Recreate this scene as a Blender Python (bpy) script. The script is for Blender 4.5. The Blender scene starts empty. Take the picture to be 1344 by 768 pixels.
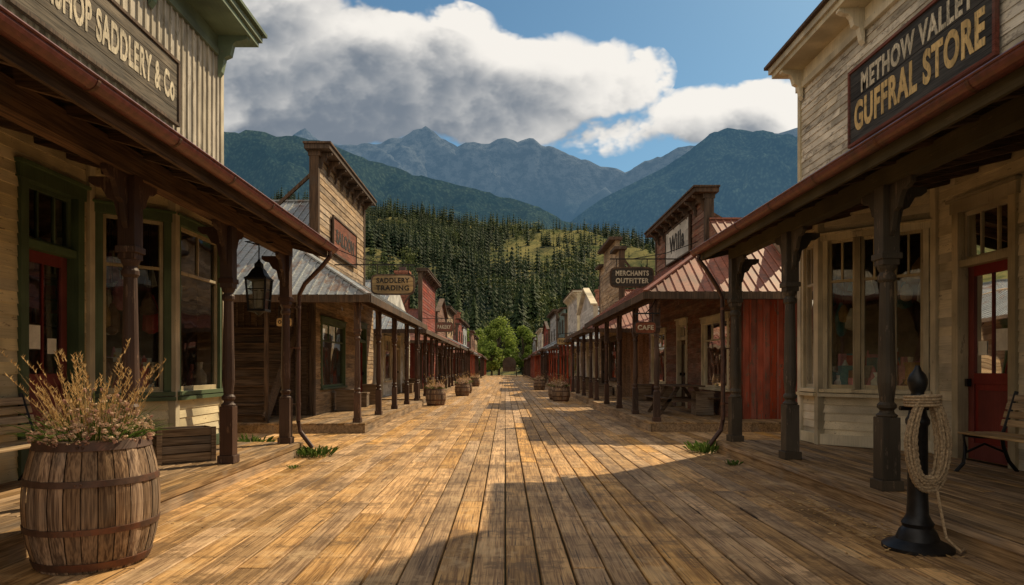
import bpy, math, random
import numpy as np
from mathutils import Vector, Matrix, noise as mn
random.seed(7); np.random.seed(7)
S=bpy.context.scene
H=1.4; F=900.0
# ------------------------------------------------------------------ materials
def nt_new(name):
    m=bpy.data.materials.new(name); m.use_nodes=True
    nt=m.node_tree; nt.nodes.clear()
    out=nt.nodes.new('ShaderNodeOutputMaterial'); b=nt.nodes.new('ShaderNodeBsdfPrincipled')
    nt.links.new(b.outputs[0],out.inputs[0]); return m,nt,b,out
def lk(nt,a,b): nt.links.new(a,b)
def math_(nt,op,a,b=None,c=None,clamp=False):
    n=nt.nodes.new('ShaderNodeMath'); n.operation=op; n.use_clamp=clamp
    for i,v in enumerate((a,b,c)):
        if v is None: continue
        if isinstance(v,(int,float)): n.inputs[i].default_value=v
        else: lk(nt,v,n.inputs[i])
    return n.outputs[0]
def vmath(nt,op,a,b):
    n=nt.nodes.new('ShaderNodeVectorMath'); n.operation=op
    for i,v in enumerate((a,b)):
        if isinstance(v,(tuple,list)): n.inputs[i].default_value=v
        else: lk(nt,v,n.inputs[i])
    return n.outputs[0]
def mix(nt,f,a,b,mode='MIX'):
    n=nt.nodes.new('ShaderNodeMix'); n.data_type='RGBA'; n.blend_type=mode
    for s,v in ((n.inputs[0],f),(n.inputs[6],a),(n.inputs[7],b)):
        if isinstance(v,(int,float)): s.default_value=v
        elif isinstance(v,(tuple,list)): s.default_value=(v[0],v[1],v[2],1)
        else: lk(nt,v,s)
    return n.outputs[2]
def noise_(nt,vec,scale=1,detail=5,rough=.6,dist=0):
    n=nt.nodes.new('ShaderNodeTexNoise'); n.inputs['Scale'].default_value=scale
    n.inputs['Detail'].default_value=detail; n.inputs['Roughness'].default_value=rough
    n.inputs['Distortion'].default_value=dist
    lk(nt,vec,n.inputs['Vector']); return n.outputs[0]
def mr(nt,v,a,b,c=0,d=1,smooth=True):
    n=nt.nodes.new('ShaderNodeMapRange'); n.clamp=True
    if smooth: n.interpolation_type='SMOOTHSTEP'
    lk(nt,v,n.inputs[0])
    for i,x in enumerate((a,b,c,d)): n.inputs[i+1].default_value=x
    return n.outputs[0]
def bump(nt,b,h,strength=.3,dist=.01):
    n=nt.nodes.new('ShaderNodeBump'); n.inputs['Strength'].default_value=strength
    n.inputs['Distance'].default_value=dist; lk(nt,h,n.inputs['Height']); lk(nt,n.outputs[0],b.inputs['Normal'])
def attr(nt,nm='rnd'):
    a=nt.nodes.new('ShaderNodeAttribute'); a.attribute_name=nm; return a.outputs['Fac']
def wood(name,dark,light,axis='Y',paint=None,peel=.3,rough=.8,nails=False,bs=0,var=.5,stain=.45,spec=.25,fine=1.0):
    m,nt,b,out=nt_new(name)
    tc=nt.nodes.new('ShaderNodeTexCoord').outputs['Object']; r=attr(nt)
    cx=nt.nodes.new('ShaderNodeCombineXYZ')
    lk(nt,math_(nt,'MULTIPLY',r,31.),cx.inputs[0]); lk(nt,math_(nt,'MULTIPLY',r,57.),cx.inputs[1]); lk(nt,math_(nt,'MULTIPLY',r,23.),cx.inputs[2])
    v=vmath(nt,'ADD',tc,cx.outputs[0])
    sc={'X':(1.3,22,22),'Y':(22,1.3,22),'Z':(22,22,1.3)}[axis]
    sc=tuple(x*fine for x in sc)
    g=noise_(nt,vmath(nt,'MULTIPLY',v,sc),1,3,.72)
    sc2=tuple(x*(4.2 if x>5 else 2) for x in sc)
    g2=noise_(nt,vmath(nt,'MULTIPLY',v,sc2),1,1,.6)
    st=noise_(nt,v,1.7,3,.65)
    gg=math_(nt,'ADD',math_(nt,'MULTIPLY',g,.6),math_(nt,'MULTIPLY',g2,.4))
    col=mix(nt,mr(nt,gg,.36,.62),dark,light)
    grey=sum(light)/3*.8
    col=mix(nt,mr(nt,st,.5,.75,0,stain),col,(grey,grey*.96,grey*.9))
    dk=noise_(nt,v,.9,2,.7)
    if paint is not None:
        pv=noise_(nt,vmath(nt,'MULTIPLY',v,tuple(3.5 if x<5 else 11 for x in sc)),1,4,.78)
        pk=math_(nt,'ADD',pv,math_(nt,'MULTIPLY',gg,.35))
        mask=math_(nt,'SUBTRACT',1.0,mr(nt,pk,.93-peel*.42,.97-peel*.42))
        pc=mix(nt,mr(nt,st,.3,.7),paint,tuple(x*.74 for x in paint))
        pc=mix(nt,mr(nt,g2,.35,.5,.35,0),pc,tuple(x*.5 for x in paint))
        col=mix(nt,mask,col,pc)
    vv=math_(nt,'ADD',math_(nt,'MULTIPLY',r,var),1-var*.5)
    vv=math_(nt,'MULTIPLY',vv,mr(nt,dk,.3,.65,.62,1.08))
    hsv=nt.nodes.new('ShaderNodeHueSaturation'); lk(nt,col,hsv.inputs['Color']); lk(nt,vv,hsv.inputs['Value'])
    lk(nt,mr(nt,math_(nt,'FRACT',math_(nt,'MULTIPLY',r,7.3)),0,1,.82,1.12,False),hsv.inputs['Saturation'])
    col=hsv.outputs[0]
    if nails:
        sx=nt.nodes.new('ShaderNodeSeparateXYZ'); lk(nt,tc,sx.inputs[0])
        u=math_(nt,'FRACT',math_(nt,'DIVIDE',math_(nt,'ADD',sx.outputs[0],50.*PW),PW))
        uu=math_(nt,'ABSOLUTE',math_(nt,'SUBTRACT',math_(nt,'ABSOLUTE',math_(nt,'SUBTRACT',u,.5)),.33))
        w=math_(nt,'FRACT',math_(nt,'DIVIDE',math_(nt,'ADD',sx.outputs[1],60.03),.6))
        ww=math_(nt,'MULTIPLY',math_(nt,'ABSOLUTE',math_(nt,'SUBTRACT',w,.5)),.6)
        col=mix(nt,mr(nt,ww,.0,.05,.22,0),col,(.10,.06,.03))
        uu=math_(nt,'MULTIPLY',uu,PW)
        d=math_(nt,'SQRT',math_(nt,'ADD',math_(nt,'MULTIPLY',uu,uu),math_(nt,'MULTIPLY',ww,ww)))
        col=mix(nt,mr(nt,d,.006,.010,.95,0),col,(.03,.02,.015))
        vo=nt.nodes.new('ShaderNodeTexVoronoi'); lk(nt,vmath(nt,'MULTIPLY',v,(3.,1.,3.)),vo.inputs['Vector']); vo.inputs['Scale'].default_value=1.1
        col=mix(nt,mr(nt,vo.outputs['Distance'],.03,.09,.8,0),col,(.07,.035,.015))
        cr=noise_(nt,vmath(nt,'MULTIPLY',v,(60,1.1,1)),1,2,.5)
        col=mix(nt,mr(nt,cr,.65,.69,0,.85),col,(.04,.025,.015))
        ws=noise_(nt,tc,1.6,5,.78)
        col=mix(nt,mr(nt,ws,.51,.62,0,.68),col,(.15,.09,.042))
        col=mix(nt,mr(nt,ws,.36,.46,.35,0),col,(.72,.52,.29))
    lk(nt,col,b.inputs['Base Color']); b.inputs['Roughness'].default_value=rough
    b.inputs['Specular IOR Level'].default_value=spec
    if bs: bump(nt,b,gg,bs,.012)
    return m
def plain(name,c,rough=.6,metal=0,spec=.4,var=.25,scale=6,emis=None,bs=.1):
    m,nt,b,out=nt_new(name)
    tc=nt.nodes.new('ShaderNodeTexCoord').outputs['Object']; r=attr(nt)
    n=noise_(nt,tc,scale,3,.7)
    f=math_(nt,'ADD',mr(nt,n,.3,.7,-var,var),math_(nt,'ADD',math_(nt,'MULTIPLY',r,var),1-var*.5))
    hsv=nt.nodes.new('ShaderNodeHueSaturation'); hsv.inputs['Color'].default_value=(*c,1); lk(nt,f,hsv.inputs['Value'])
    lk(nt,hsv.outputs[0],b.inputs['Base Color']); b.inputs['Roughness'].default_value=rough
    b.inputs['Metallic'].default_value=metal; b.inputs['Specular IOR Level'].default_value=spec
    if bs: bump(nt,b,n,bs,.01)
    return m
def rusty(name,c,rust=(.16,.06,.03),amt=.5,rough=.5,metal=.5):
    m,nt,b,out=nt_new(name)
    tc=nt.nodes.new('ShaderNodeTexCoord').outputs['Object']; r=attr(nt)
    n=noise_(nt,vmath(nt,'MULTIPLY',tc,(2,2,2)),1,5,.75); n2=noise_(nt,tc,14,2,.6)
    col=mix(nt,mr(nt,n2,.3,.7),c,tuple(x*.65 for x in c))
    col=mix(nt,mr(nt,n,.62-amt*.2,.78-amt*.2,0,.9),col,rust)
    hsv=nt.nodes.new('ShaderNodeHueSaturation'); lk(nt,col,hsv.inputs['Color']); lk(nt,math_(nt,'ADD',math_(nt,'MULTIPLY',r,.5),.75),hsv.inputs['Value'])
    lk(nt,hsv.outputs[0],b.inputs['Base Color'])
    b.inputs['Roughness'].default_value=rough; b.inputs['Metallic'].default_value=metal
    return m
def glassmat(name='window_glass',tint=(.8,.84,.82),base=.08):
    m=bpy.data.materials.new(name); m.use_nodes=True; nt=m.node_tree; nt.nodes.clear()
    out=nt.nodes.new('ShaderNodeOutputMaterial'); mx=nt.nodes.new('ShaderNodeMixShader')
    t=nt.nodes.new('ShaderNodeBsdfTransparent'); t.inputs[0].default_value=(*tint,1)
    g=nt.nodes.new('ShaderNodeBsdfGlossy'); g.inputs['Roughness'].default_value=.02
    fr=nt.nodes.new('ShaderNodeFresnel'); fr.inputs[0].default_value=1.5
    tc=nt.nodes.new('ShaderNodeTexCoord').outputs['Object']; n=noise_(nt,tc,1.2,1,.5)
    bp=nt.nodes.new('ShaderNodeBump'); bp.inputs['Strength'].default_value=.18; bp.inputs['Distance'].default_value=.05
    lk(nt,n,bp.inputs['Height']); lk(nt,bp.outputs[0],g.inputs['Normal'])
    lk(nt,math_(nt,'ADD',math_(nt,'MULTIPLY',fr.outputs[0],1.5),base,clamp=True),mx.inputs[0])
    lk(nt,t.outputs[0],mx.inputs[1]); lk(nt,g.outputs[0],mx.inputs[2]); lk(nt,mx.outputs[0],out.inputs[0])
    return m
def leafmat(name,c1,c2,rough=.6,trans=.3):
    m,nt,b,out=nt_new(name)
    r=attr(nt); col=mix(nt,r,c1,c2)
    lk(nt,col,b.inputs['Base Color']); b.inputs['Roughness'].default_value=rough
    b.inputs['Specular IOR Level'].default_value=.15
    if trans>0:
        tr=nt.nodes.new('ShaderNodeBsdfTranslucent'); lk(nt,col,tr.inputs[0]); mx=nt.nodes.new('ShaderNodeMixShader')
        mx.inputs[0].default_value=trans; lk(nt,b.outputs[0],mx.inputs[1]); lk(nt,tr.outputs[0],mx.inputs[2]); lk(nt,mx.outputs[0],out.inputs[0])
    return m
PW=.235
M={}
M['street']=wood('street_plank_wood',(.27,.145,.055),(.64,.39,.165),'Y',nails=True,var=.5,stain=.12,bs=.5,rough=.62,spec=.3)
M['deck']=wood('deck_plank_wood',(.15,.09,.045),(.44,.285,.145),'Y',var=.45,stain=.3,bs=.4)
M['deckskirt']=wood('deck_skirt_wood',(.18,.11,.055),(.46,.31,.17),'Y',var=.4)
M['cream']=wood('cream_siding',(.18,.13,.08),(.40,.32,.22),'Y',paint=(.80,.69,.45),peel=.32,var=.16,stain=.6)
M['cream2']=wood('ivory_siding',(.16,.13,.10),(.40,.34,.26),'Y',paint=(.80,.71,.54),peel=.28,var=.14)
M['batten']=wood('grey_batten_siding',(.20,.17,.12),(.44,.39,.31),'Z',paint=(.62,.56,.46),peel=.45,var=.26)
M['white']=wood('weathered_white_siding',(.19,.16,.12),(.44,.38,.31),'Y',paint=(.70,.63,.51),peel=.50,var=.36)
M['green']=wood('green_trim',(.08,.08,.06),(.16,.16,.11),'Z',paint=(.105,.155,.085),peel=.2,var=.15,rough=.55)
M['sage']=wood('sage_cornice_trim',(.12,.11,.08),(.24,.22,.17),'Y',paint=(.20,.26,.18),peel=.25,var=.2,rough=.6)
M['ctrim']=wood('cream_trim',(.2,.16,.1),(.4,.33,.25),'Z',paint=(.74,.65,.47),peel=.25,var=.1,rough=.6)
M['tantrim']=wood('tan_trim',(.2,.16,.1),(.36,.3,.22),'Z',paint=(.58,.49,.33),peel=.3,var=.1,rough=.6)
M['red']=wood('red_door_paint',(.08,.04,.03),(.2,.1,.07),'Z',paint=(.22,.033,.025),peel=.15,var=.1,rough=.5)
M['redw']=wood('red_siding',(.10,.05,.035),(.25,.14,.10),'Z',paint=(.42,.10,.06),peel=.45,var=.35)
M['redy']=wood('red_clapboard',(.10,.05,.035),(.25,.14,.10),'Y',paint=(.30,.07,.05),peel=.4,var=.3)
M['brownpost']=wood('brown_post_paint',(.07,.045,.03),(.20,.12,.08),'Z',paint=(.095,.052,.038),peel=.38,var=.15,rough=.55,bs=.4)
M['olivepost']=wood('olive_post_paint',(.07,.055,.045),(.19,.14,.10),'Z',paint=(.09,.073,.055),peel=.38,var=.15,rough=.55,bs=.4)
M['beamL']=wood('brown_beam',(.05,.03,.022),(.15,.09,.055),'Y',var=.2)
M['beamR']=wood('olive_beam',(.05,.042,.03),(.14,.11,.07),'Y',paint=(.10,.085,.05),peel=.3,var=.2)
M['rafter']=wood('rafter_wood',(.04,.026,.018),(.13,.08,.05),'X',var=.3)
M['maroon']=rusty('maroon_gutter',(.17,.05,.04),(.08,.035,.025),.4,.38,.15)
M['spout']=rusty('brown_downspout',(.085,.04,.032),(.05,.028,.02),.5,.5,.1)
M['darkw']=wood('dark_wood',(.045,.03,.022),(.14,.09,.06),'Z',var=.35)
M['darkx']=wood('dark_wood_x',(.055,.035,.024),(.17,.11,.07),'X',var=.5)
M['tanw']=wood('tan_clapboard',(.20,.13,.08),(.50,.36,.22),'Y',var=.5,stain=.5)
M['brnw']=wood('brown_clapboard',(.12,.06,.04),(.28,.16,.11),'Y',paint=(.24,.09,.06),peel=.75,var=.4)
M['greyw']=wood('grey_clapboard',(.16,.15,.14),(.38,.37,.35),'Y',paint=(.42,.46,.48),peel=.5,var=.3)
M['whitew']=wood('white_clapboard',(.2,.19,.17),(.42,.4,.37),'Y',paint=(.66,.65,.61),peel=.35,var=.2)
M['gtrimw']=wood('bluegreen_clapboard',(.1,.12,.11),(.2,.24,.22),'Y',paint=(.16,.23,.22),peel=.4,var=.2)
M['metal']=rusty('galvanised_roof',(.32,.345,.36),(.20,.12,.08),.6,.48,.3)
M['redroof']=rusty('red_metal_roof',(.29,.10,.06),(.14,.06,.04),.8,.6,.1)
M['iron']=plain('black_iron',(.018,.018,.02),.42,.6,.5,.3,12)
M['hoop']=rusty('rusty_hoop',(.11,.06,.042),(.17,.065,.035),.7,.6,.3)
M['stave']=wood('barrel_stave',(.10,.06,.038),(.36,.24,.15),'Z',var=.55,stain=.3,bs=.8)
M['bench']=wood('bench_slat',(.28,.18,.09),(.62,.44,.24),'Y',var=.3,rough=.5)
M['crate']=wood('crate_wood',(.12,.08,.05),(.34,.25,.17),'X',var=.4)
M['soil']=plain('soil',(.05,.035,.025),.95,0,.1,.4,20)
M['rope']=plain('hemp_rope',(.36,.27,.175),.9,0,.1,.4,60,bs=.5)
M['glass']=glassmat()
M['interior']=plain('interior_wall',(.30,.22,.15),.9,0,.2,.3,3,bs=0)
M['curtain']=plain('curtain_cloth',(.5,.45,.36),.9,0,.1,.2,3,bs=0)
M['paper']=plain('paper_notice',(.75,.72,.64),.9,0,.1,.1,9,bs=0)
M['brick']=plain('chimney_brick',(.28,.12,.08),.9,0,.1,.4,9,bs=0)
M['signdark']=wood('sign_dark_board',(.025,.024,.024),(.085,.078,.072),'Y',var=.5)
M['signdarkx']=wood('sign_dark_board_x',(.03,.026,.022),(.085,.07,.06),'X',var=.4)
M['signtanx']=wood('sign_tan_board_x',(.28,.19,.1),(.60,.43,.22),'X',var=.3)
M['signgrey']=wood('sign_grey_board',(.05,.042,.032),(.19,.155,.115),'Y',var=.5)
M['signwhite']=wood('sign_white_board',(.3,.28,.25),(.6,.58,.54),'Y',paint=(.66,.63,.57),peel=.4,var=.1)
M['lwhite']=wood('letter_cream',(.2,.17,.12),(.4,.35,.26),'Y',paint=(.80,.68,.46),peel=.6,var=0)
M['lyellow']=wood('letter_gold',(.2,.13,.05),(.4,.28,.1),'Y',paint=(.80,.50,.12),peel=.5,var=0)
M['ldark']=plain('letter_dark',(.03,.025,.02),.7,bs=0)
M['signred']=wood('sign_red_frame',(.10,.03,.02),(.22,.07,.05),'Y',var=.2)
M['redbrd']=wood('sign_redbrown_board',(.12,.045,.03),(.30,.12,.08),'Y',var=.3)
M['lamp']=plain('lantern_glass',(.55,.5,.42),.25,0,.5,.1,3,bs=0)
M['leaf']=leafmat('weed_leaf',(.05,.11,.02),(.15,.22,.05))
M['straw']=leafmat('dry_grass',(.36,.21,.08),(.72,.52,.25),.7,.35)
M['flower']=leafmat('dry_flower',(.42,.22,.18),(.74,.58,.40),.8,.3)
M['conifer']=leafmat('conifer_needles',(.010,.024,.012),(.058,.082,.028),.8,0)
M['decid']=leafmat('deciduous_leaves',(.07,.13,.02),(.28,.35,.07),.6,.4)
M['shrub']=leafmat('shrub_leaves',(.03,.055,.017),(.13,.15,.042),.7,0)
M['bark']=wood('tree_bark',(.04,.03,.02),(.12,.09,.06),'Z')
GOODS=[plain('goods_%s'%n,c,.6,bs=0) for n,c in (('red',(.55,.06,.05)),('cream',(.7,.6,.42)),('teal',(.08,.3,.32)),('ochre',(.6,.34,.1)),('white',(.8,.78,.7)),('pink',(.6,.22,.24)),('brown',(.2,.1,.05)))]
# ------------------------------------------------------------------ mesh builder
class MB:
    def __init__(s): s.v=[];s.f=[];s.m=[];s.r=[];s.mats=[]
    def mi(s,m):
        if m not in s.mats: s.mats.append(m)
        return s.mats.index(m)
    def add(s,vs,fs,m,r=None):
        k=len(s.v)
        s.v.extend(vs); i=s.mi(m)
        if r is None: r=random.random()
        for f in fs: s.f.append(tuple(a+k for a in f)); s.m.append(i); s.r.append(r)
    def box(s,x0,x1,y0,y1,z0,z1,m,r=None):
        if x0>x1:x0,x1=x1,x0
        if y0>y1:y0,y1=y1,y0
        if z0>z1:z0,z1=z1,z0
        s.add([(x0,y0,z0),(x1,y0,z0),(x1,y1,z0),(x0,y1,z0),(x0,y0,z1),(x1,y0,z1),(x1,y1,z1),(x0,y1,z1)],
          [(3,2,1,0),(4,5,6,7),(0,1,5,4),(1,2,6,5),(2,3,7,6),(3,0,4,7)],m,r)
    def obox(s,c,ax,ay,az,m,r=None):
        c=Vector(c);ax=Vector(ax);ay=Vector(ay);az=Vector(az)
        vs=[tuple(c+ax*i+ay*j+az*k) for k in(-1,1) for i,j in((-1,-1),(1,-1),(1,1),(-1,1))]
        s.add(vs,[(3,2,1,0),(4,5,6,7),(0,1,5,4),(1,2,6,5),(2,3,7,6),(3,0,4,7)],m,r)
    def beam(s,p,q,w,h,m,r=None,up=(0,0,1)):
        p=Vector(p);q=Vector(q);d=(q-p); L=d.length; d.normalize()
        sd=d.cross(Vector(up)); 
        if sd.length<1e-4: sd=Vector((1,0,0))
        sd.normalize(); u=sd.cross(d)
        s.obox((p+q)/2,d*L/2,sd*w/2,u*h/2,m,r)
    def quad(s,a,b,c,d,m,r=None): s.add([tuple(a),tuple(b),tuple(c),tuple(d)],[(0,1,2,3)],m,r)
    def poly(s,pts,m,r=None): s.add([tuple(p) for p in pts],[tuple(range(len(pts)))],m,r)
    def extr(s,pts,d,m,r=None):
        d=Vector(d); n=len(pts); a=[tuple(Vector(p)) for p in pts]; b=[tuple(Vector(p)+d) for p in pts]
        fs=[tuple(range(n)),tuple(range(2*n-1,n-1,-1))]+[(i,n+i,n+(i+1)%n,(i+1)%n) for i in range(n)]
        s.add(a+b,fs,m,r)
    def lathe(s,c,prof,m,seg=16,r=None,sx=1,sy=1,rot=0):
        vs=[];fs=[];n=len(prof)
        for (rad,z) in prof:
            for i in range(seg):
                a=2*math.pi*(i+.5)/seg+rot
                vs.append((c[0]+rad*math.cos(a)*sx,c[1]+rad*math.sin(a)*sy,c[2]+z))
        for j in range(n-1):
            for i in range(seg):
                fs.append((j*seg+i,j*seg+(i+1)%seg,(j+1)*seg+(i+1)%seg,(j+1)*seg+i))
        fs.append(tuple(range(seg-1,-1,-1))); fs.append(tuple((n-1)*seg+i for i in range(seg)))
        s.add(vs,fs,m,r)
    def tube(s,pts,rad,m,seg=8,r=None,rads=None):
        vs=[];fs=[];n=len(pts);P=[Vector(p) for p in pts]
        for j in range(n):
            d=(P[min(j+1,n-1)]-P[max(j-1,0)]).normalized()
            u=d.cross(Vector((0,0,1)))
            if u.length<.05: u=d.cross(Vector((0,1,0)))
            u.normalize(); w=d.cross(u)
            rr=rads[j] if rads else rad
            for i in range(seg):
                a=2*math.pi*i/seg; vs.append(tuple(P[j]+u*math.cos(a)*rr+w*math.sin(a)*rr))
        for j in range(n-1):
            for i in range(seg): fs.append((j*seg+i,j*seg+(i+1)%seg,(j+1)*seg+(i+1)%seg,(j+1)*seg+i))
        fs.append(tuple(range(seg-1,-1,-1))); fs.append(tuple((n-1)*seg+i for i in range(seg)))
        s.add(vs,fs,m,r)
    def build(s,name,parent=None,bevel=0,smooth=False,fix=True):
        me=bpy.data.meshes.new(name); me.from_pydata(s.v,[],s.f)
        for m in s.mats: me.materials.append(m)
        me.polygons.foreach_set('material_index',s.m)
        a=me.attributes.new('rnd','FLOAT','FACE'); a.data.foreach_set('value',s.r)
        me.update()
        if fix:
            import bmesh
            bm=bmesh.new(); bm.from_mesh(me); bmesh.ops.recalc_face_normals(bm,faces=bm.faces); bm.to_mesh(me); bm.free()
        if smooth:
            me.polygons.foreach_set('use_smooth',[True]*len(me.polygons))
            try: me.set_sharp_from_angle(angle=math.radians(38))
            except Exception: pass
        o=bpy.data.objects.new(name,me); S.collection.objects.link(o)
        if parent: o.parent=parent
        if bevel:
            b=o.modifiers.new('bevel','BEVEL'); b.width=bevel; b.segments=2; b.limit_method='ANGLE'; b.angle_limit=math.radians(50)
        return o
def empty(name,loc=(0,0,0),rz=0):
    e=bpy.data.objects.new(name,None); S.collection.objects.link(e); e.location=loc; e.rotation_euler=(0,0,rz); e.empty_display_size=.2; return e
def text(body,loc,xa,nrm,width,height,mat,parent,name='lettering',bold=.035):
    c=bpy.data.curves.new(name,'FONT'); c.body=body; c.align_x='CENTER'; c.align_y='CENTER'; c.extrude=.004; c.offset=bold; c.size=1; c.space_character=1.12
    c.materials.append(mat)
    o=bpy.data.objects.new(name,c); S.collection.objects.link(o); 
    bpy.context.view_layer.update(); dx,dy=o.dimensions.x,o.dimensions.y
    xa=Vector(xa);n=Vector(nrm);ya=n.cross(xa)
    R=Matrix((xa,ya,n)).transposed().to_4x4()
    Sc=Matrix.Diagonal((width/dx,height/dy,1,1))
    o.parent=parent
    o.matrix_basis=Matrix.Translation(loc)@R@Sc
    return o
def siding(mb,p0,p1,n,z0,z1,ops,m,bh=.125,lip=.018,seglen=3.2):
    p0=Vector((p0[0],p0[1],0));p1=Vector((p1[0],p1[1],0));L=(p1-p0).length;d=(p1-p0)/L;n=Vector((n[0],n[1],0)).normalized()
    rows=int(math.ceil((z1-z0)/bh))
    for i in range(rows):
        a=z0+i*bh;b=min(z1,a+bh); mid=(a+b)/2
        segs=[(0,L)]
        for (s0,s1,o0,o1) in ops:
            if o0<mid<o1:
                ns=[]
                for (u,v) in segs:
                    if s1<=u or s0>=v: ns.append((u,v)); continue
                    if s0>u: ns.append((u,s0))
                    if s1<v: ns.append((s1,v))
                segs=ns
        for (u,v) in segs:
            t=u
            while t<v-1e-4:
                e=min(v,t+random.uniform(.6,1)*seglen)
                if v-e<.4: e=v
                A=p0+d*t;B=p0+d*e
                l=lip+random.uniform(-.004,.004); l2=l+random.uniform(-.003,.003)
                q=[A+n*l+Vector((0,0,a+random.uniform(-.002,.002))),B+n*l2+Vector((0,0,a+random.uniform(-.002,.002))),B+n*.004+Vector((0,0,b)),A+n*.004+Vector((0,0,b))]
                k=[A+Vector((0,0,a)),B+Vector((0,0,a))]
                mb.add([tuple(x) for x in q+k],[(0,1,2,3),(0,4,5,1)],m)
                t=e
def window(tr,gl,p0,p1,n,z0,z1,mtrim,cols=2,rows=2,fw=.09,sash=.045,msash=None,toprow=.28):
    msash=msash or mtrim
    p0=Vector((p0[0],p0[1],0));p1=Vector((p1[0],p1[1],0));L=(p1-p0).length;d=(p1-p0)/L;n=Vector((n[0],n[1],0)).normalized()
    def bx(s0,s1,a,b,o0,o1,m):
        c=p0+d*(s0+s1)/2+n*(o0+o1)/2+Vector((0,0,(a+b)/2))
        tr.obox(c,d*abs(s1-s0)/2,n*abs(o1-o0)/2,Vector((0,0,abs(b-a)/2)),m)
    bx(-fw,0,z0-.02,z1,-.06,.045,mtrim); bx(L,L+fw,z0-.02,z1,-.06,.045,mtrim)
    bx(-fw-.03,L+fw+.03,z1,z1+fw*1.3,-.06,.055,mtrim); bx(-fw-.05,L+fw+.05,z1+fw*1.3,z1+fw*1.3+.03,-.02,.085,mtrim)
    bx(-fw-.04,L+fw+.04,z0-.075,z0-.021,-.06,.09,mtrim)
    bx(0,sash,z0-.02,z1,-.05,.0,msash); bx(L-sash,L,z0-.02,z1,-.05,.0,msash)
    bx(sash,L-sash,z1-sash,z1,-.05,.0,msash); bx(sash,L-sash,z0-.02,z0+sash,-.05,.0,msash)
    zr=z1-(z1-z0)*toprow
    if rows>1: bx(sash,L-sash,zr-.02,zr+.02,-.048,-.002,msash)
    for i in range(1,cols):
        x=L*i/cols
        if rows>1: bx(x-.014,x+.014,zr+.02,z1-sash,-.045,-.005,msash)
    A=p0-n*.03;B=p1-n*.03
    gl.quad(A+Vector((0,0,z0)),B+Vector((0,0,z0)),B+Vector((0,0,z1)),A+Vector((0,0,z1)),M['glass'])
def door(tr,gl,p0,p1,n,z0,zd,zt,mtrim,mdoor,fw=.12,notice=False):
    p0=Vector((p0[0],p0[1],0));p1=Vector((p1[0],p1[1],0));L=(p1-p0).length;d=(p1-p0)/L;n=Vector((n[0],n[1],0)).normalized()
    def bx(s0,s1,a,b,o0,o1,m):
        c=p0+d*(s0+s1)/2+n*(o0+o1)/2+Vector((0,0,(a+b)/2))
        tr.obox(c,d*abs(s1-s0)/2,n*abs(o1-o0)/2,Vector((0,0,abs(b-a)/2)),m)
    def gq(s0,s1,a,b,o):
        A=p0+d*s0+n*o;B=p0+d*s1+n*o
        gl.quad(A+Vector((0,0,a)),B+Vector((0,0,a)),B+Vector((0,0,b)),A+Vector((0,0,b)),M['glass'])
    bx(-fw,0,z0,zt,-.15,.05,mtrim); bx(L,L+fw,z0,zt,-.15,.05,mtrim)
    bx(-fw-.03,L+fw+.03,zt,zt+.15,-.1,.06,mtrim); bx(-fw-.06,L+fw+.06,zt+.15,zt+.19,-.05,.10,mtrim)
    bx(0,L,zd,zd+.09,-.14,.03,mtrim)
    bx(0,.05,zd+.09,zt,-.1,-.04,mtrim);bx(L-.05,L,zd+.09,zt,-.1,-.04,mtrim);bx(.05,L-.05,zt-.05,zt,-.1,-.04,mtrim);bx(.05,L-.05,zd+.09,zd+.13,-.1,-.04,mtrim)
    for i in (1,2): bx(L*i/3-.012,L*i/3+.012,zd+.13,zt-.05,-.09,-.05,mtrim)
    gq(.03,L-.03,zd+.1,zt-.02,-.07)
    st=.12; o0,o1=-.13,-.085
    bx(0.01,st,z0+.01,zd,o0,o1,mdoor);bx(L-st,L-.01,z0+.01,zd,o0,o1,mdoor)
    bx(st,L-st,zd-.13,zd,o0,o1,mdoor);bx(st,L-st,z0+.01,z0+.22,o0,o1,mdoor)
    zm=z0+(zd-z0)*.42; bx(st,L-st,zm-.07,zm+.07,o0,o1,mdoor)
    bx(st,L-st,z0+.22,zm-.07,o0+.005,o1-.02,mdoor)
    bx(st+.07,L-st-.07,z0+.30,zm-.15,o0+.006,o1-.008,mdoor)
    bx(L/2-.014,L/2+.014,zm+.07,zd-.13,o0+.01,o1-.005,mdoor)
    gq(st-.01,L-st+.01,zm+.05,zd-.1,-.108)
    if notice:
        bx(st+.08,st+.28,zm+.35,zm+.62,-.103,-.100,M['paper']); bx(L-st-.22,L-st-.06,zm+.30,zm+.48,-.103,-.100,M['paper'])
    tr.obox(p0+d*(L-.06)+n*(-.05)+Vector((0,0,z0+1.0)),d*.02,n*.03,Vector((0,0,.05)),M['iron'])
def turned_post(mb,x,y,z0,z1,m,w=.085):
    h=z1-z0
    mb.box(x-w*1.25,x+w*1.25,y-w*1.25,y+w*1.25,z0,z0+.10,m)
    mb.box(x-w,x+w,y-w,y+w,z0+.10,z0+h*.24,m)
    p=[(w*1.05,0),(w*1.12,.02),(w*.8,.045),(w*.7,.07),(w*1.0,.10),(w*1.0,.13),(w*.72,.16),(w*.78,.22),(w*.95,.36),(w*.86,.7),(w*.74,1.25),(w*.70,1.42),(w*.95,1.45),(w*.95,1.49),(w*.7,1.53),(w*.95,1.57),(w*1.05,1.6)]
    k=(h*.50)/1.6
    mb.lathe((x,y,z0+h*.24),[(a,b*k) for a,b in p],m,16)
    mb.box(x-w*.95,x+w*.95,y-w*.95,y+w*.95,z0+h*.74,z1,m)
    mb.box(x-w*1.15,x+w*1.15,y-w*1.15,y+w*1.15,z0+h*.76,z0+h*.78,m)
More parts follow.
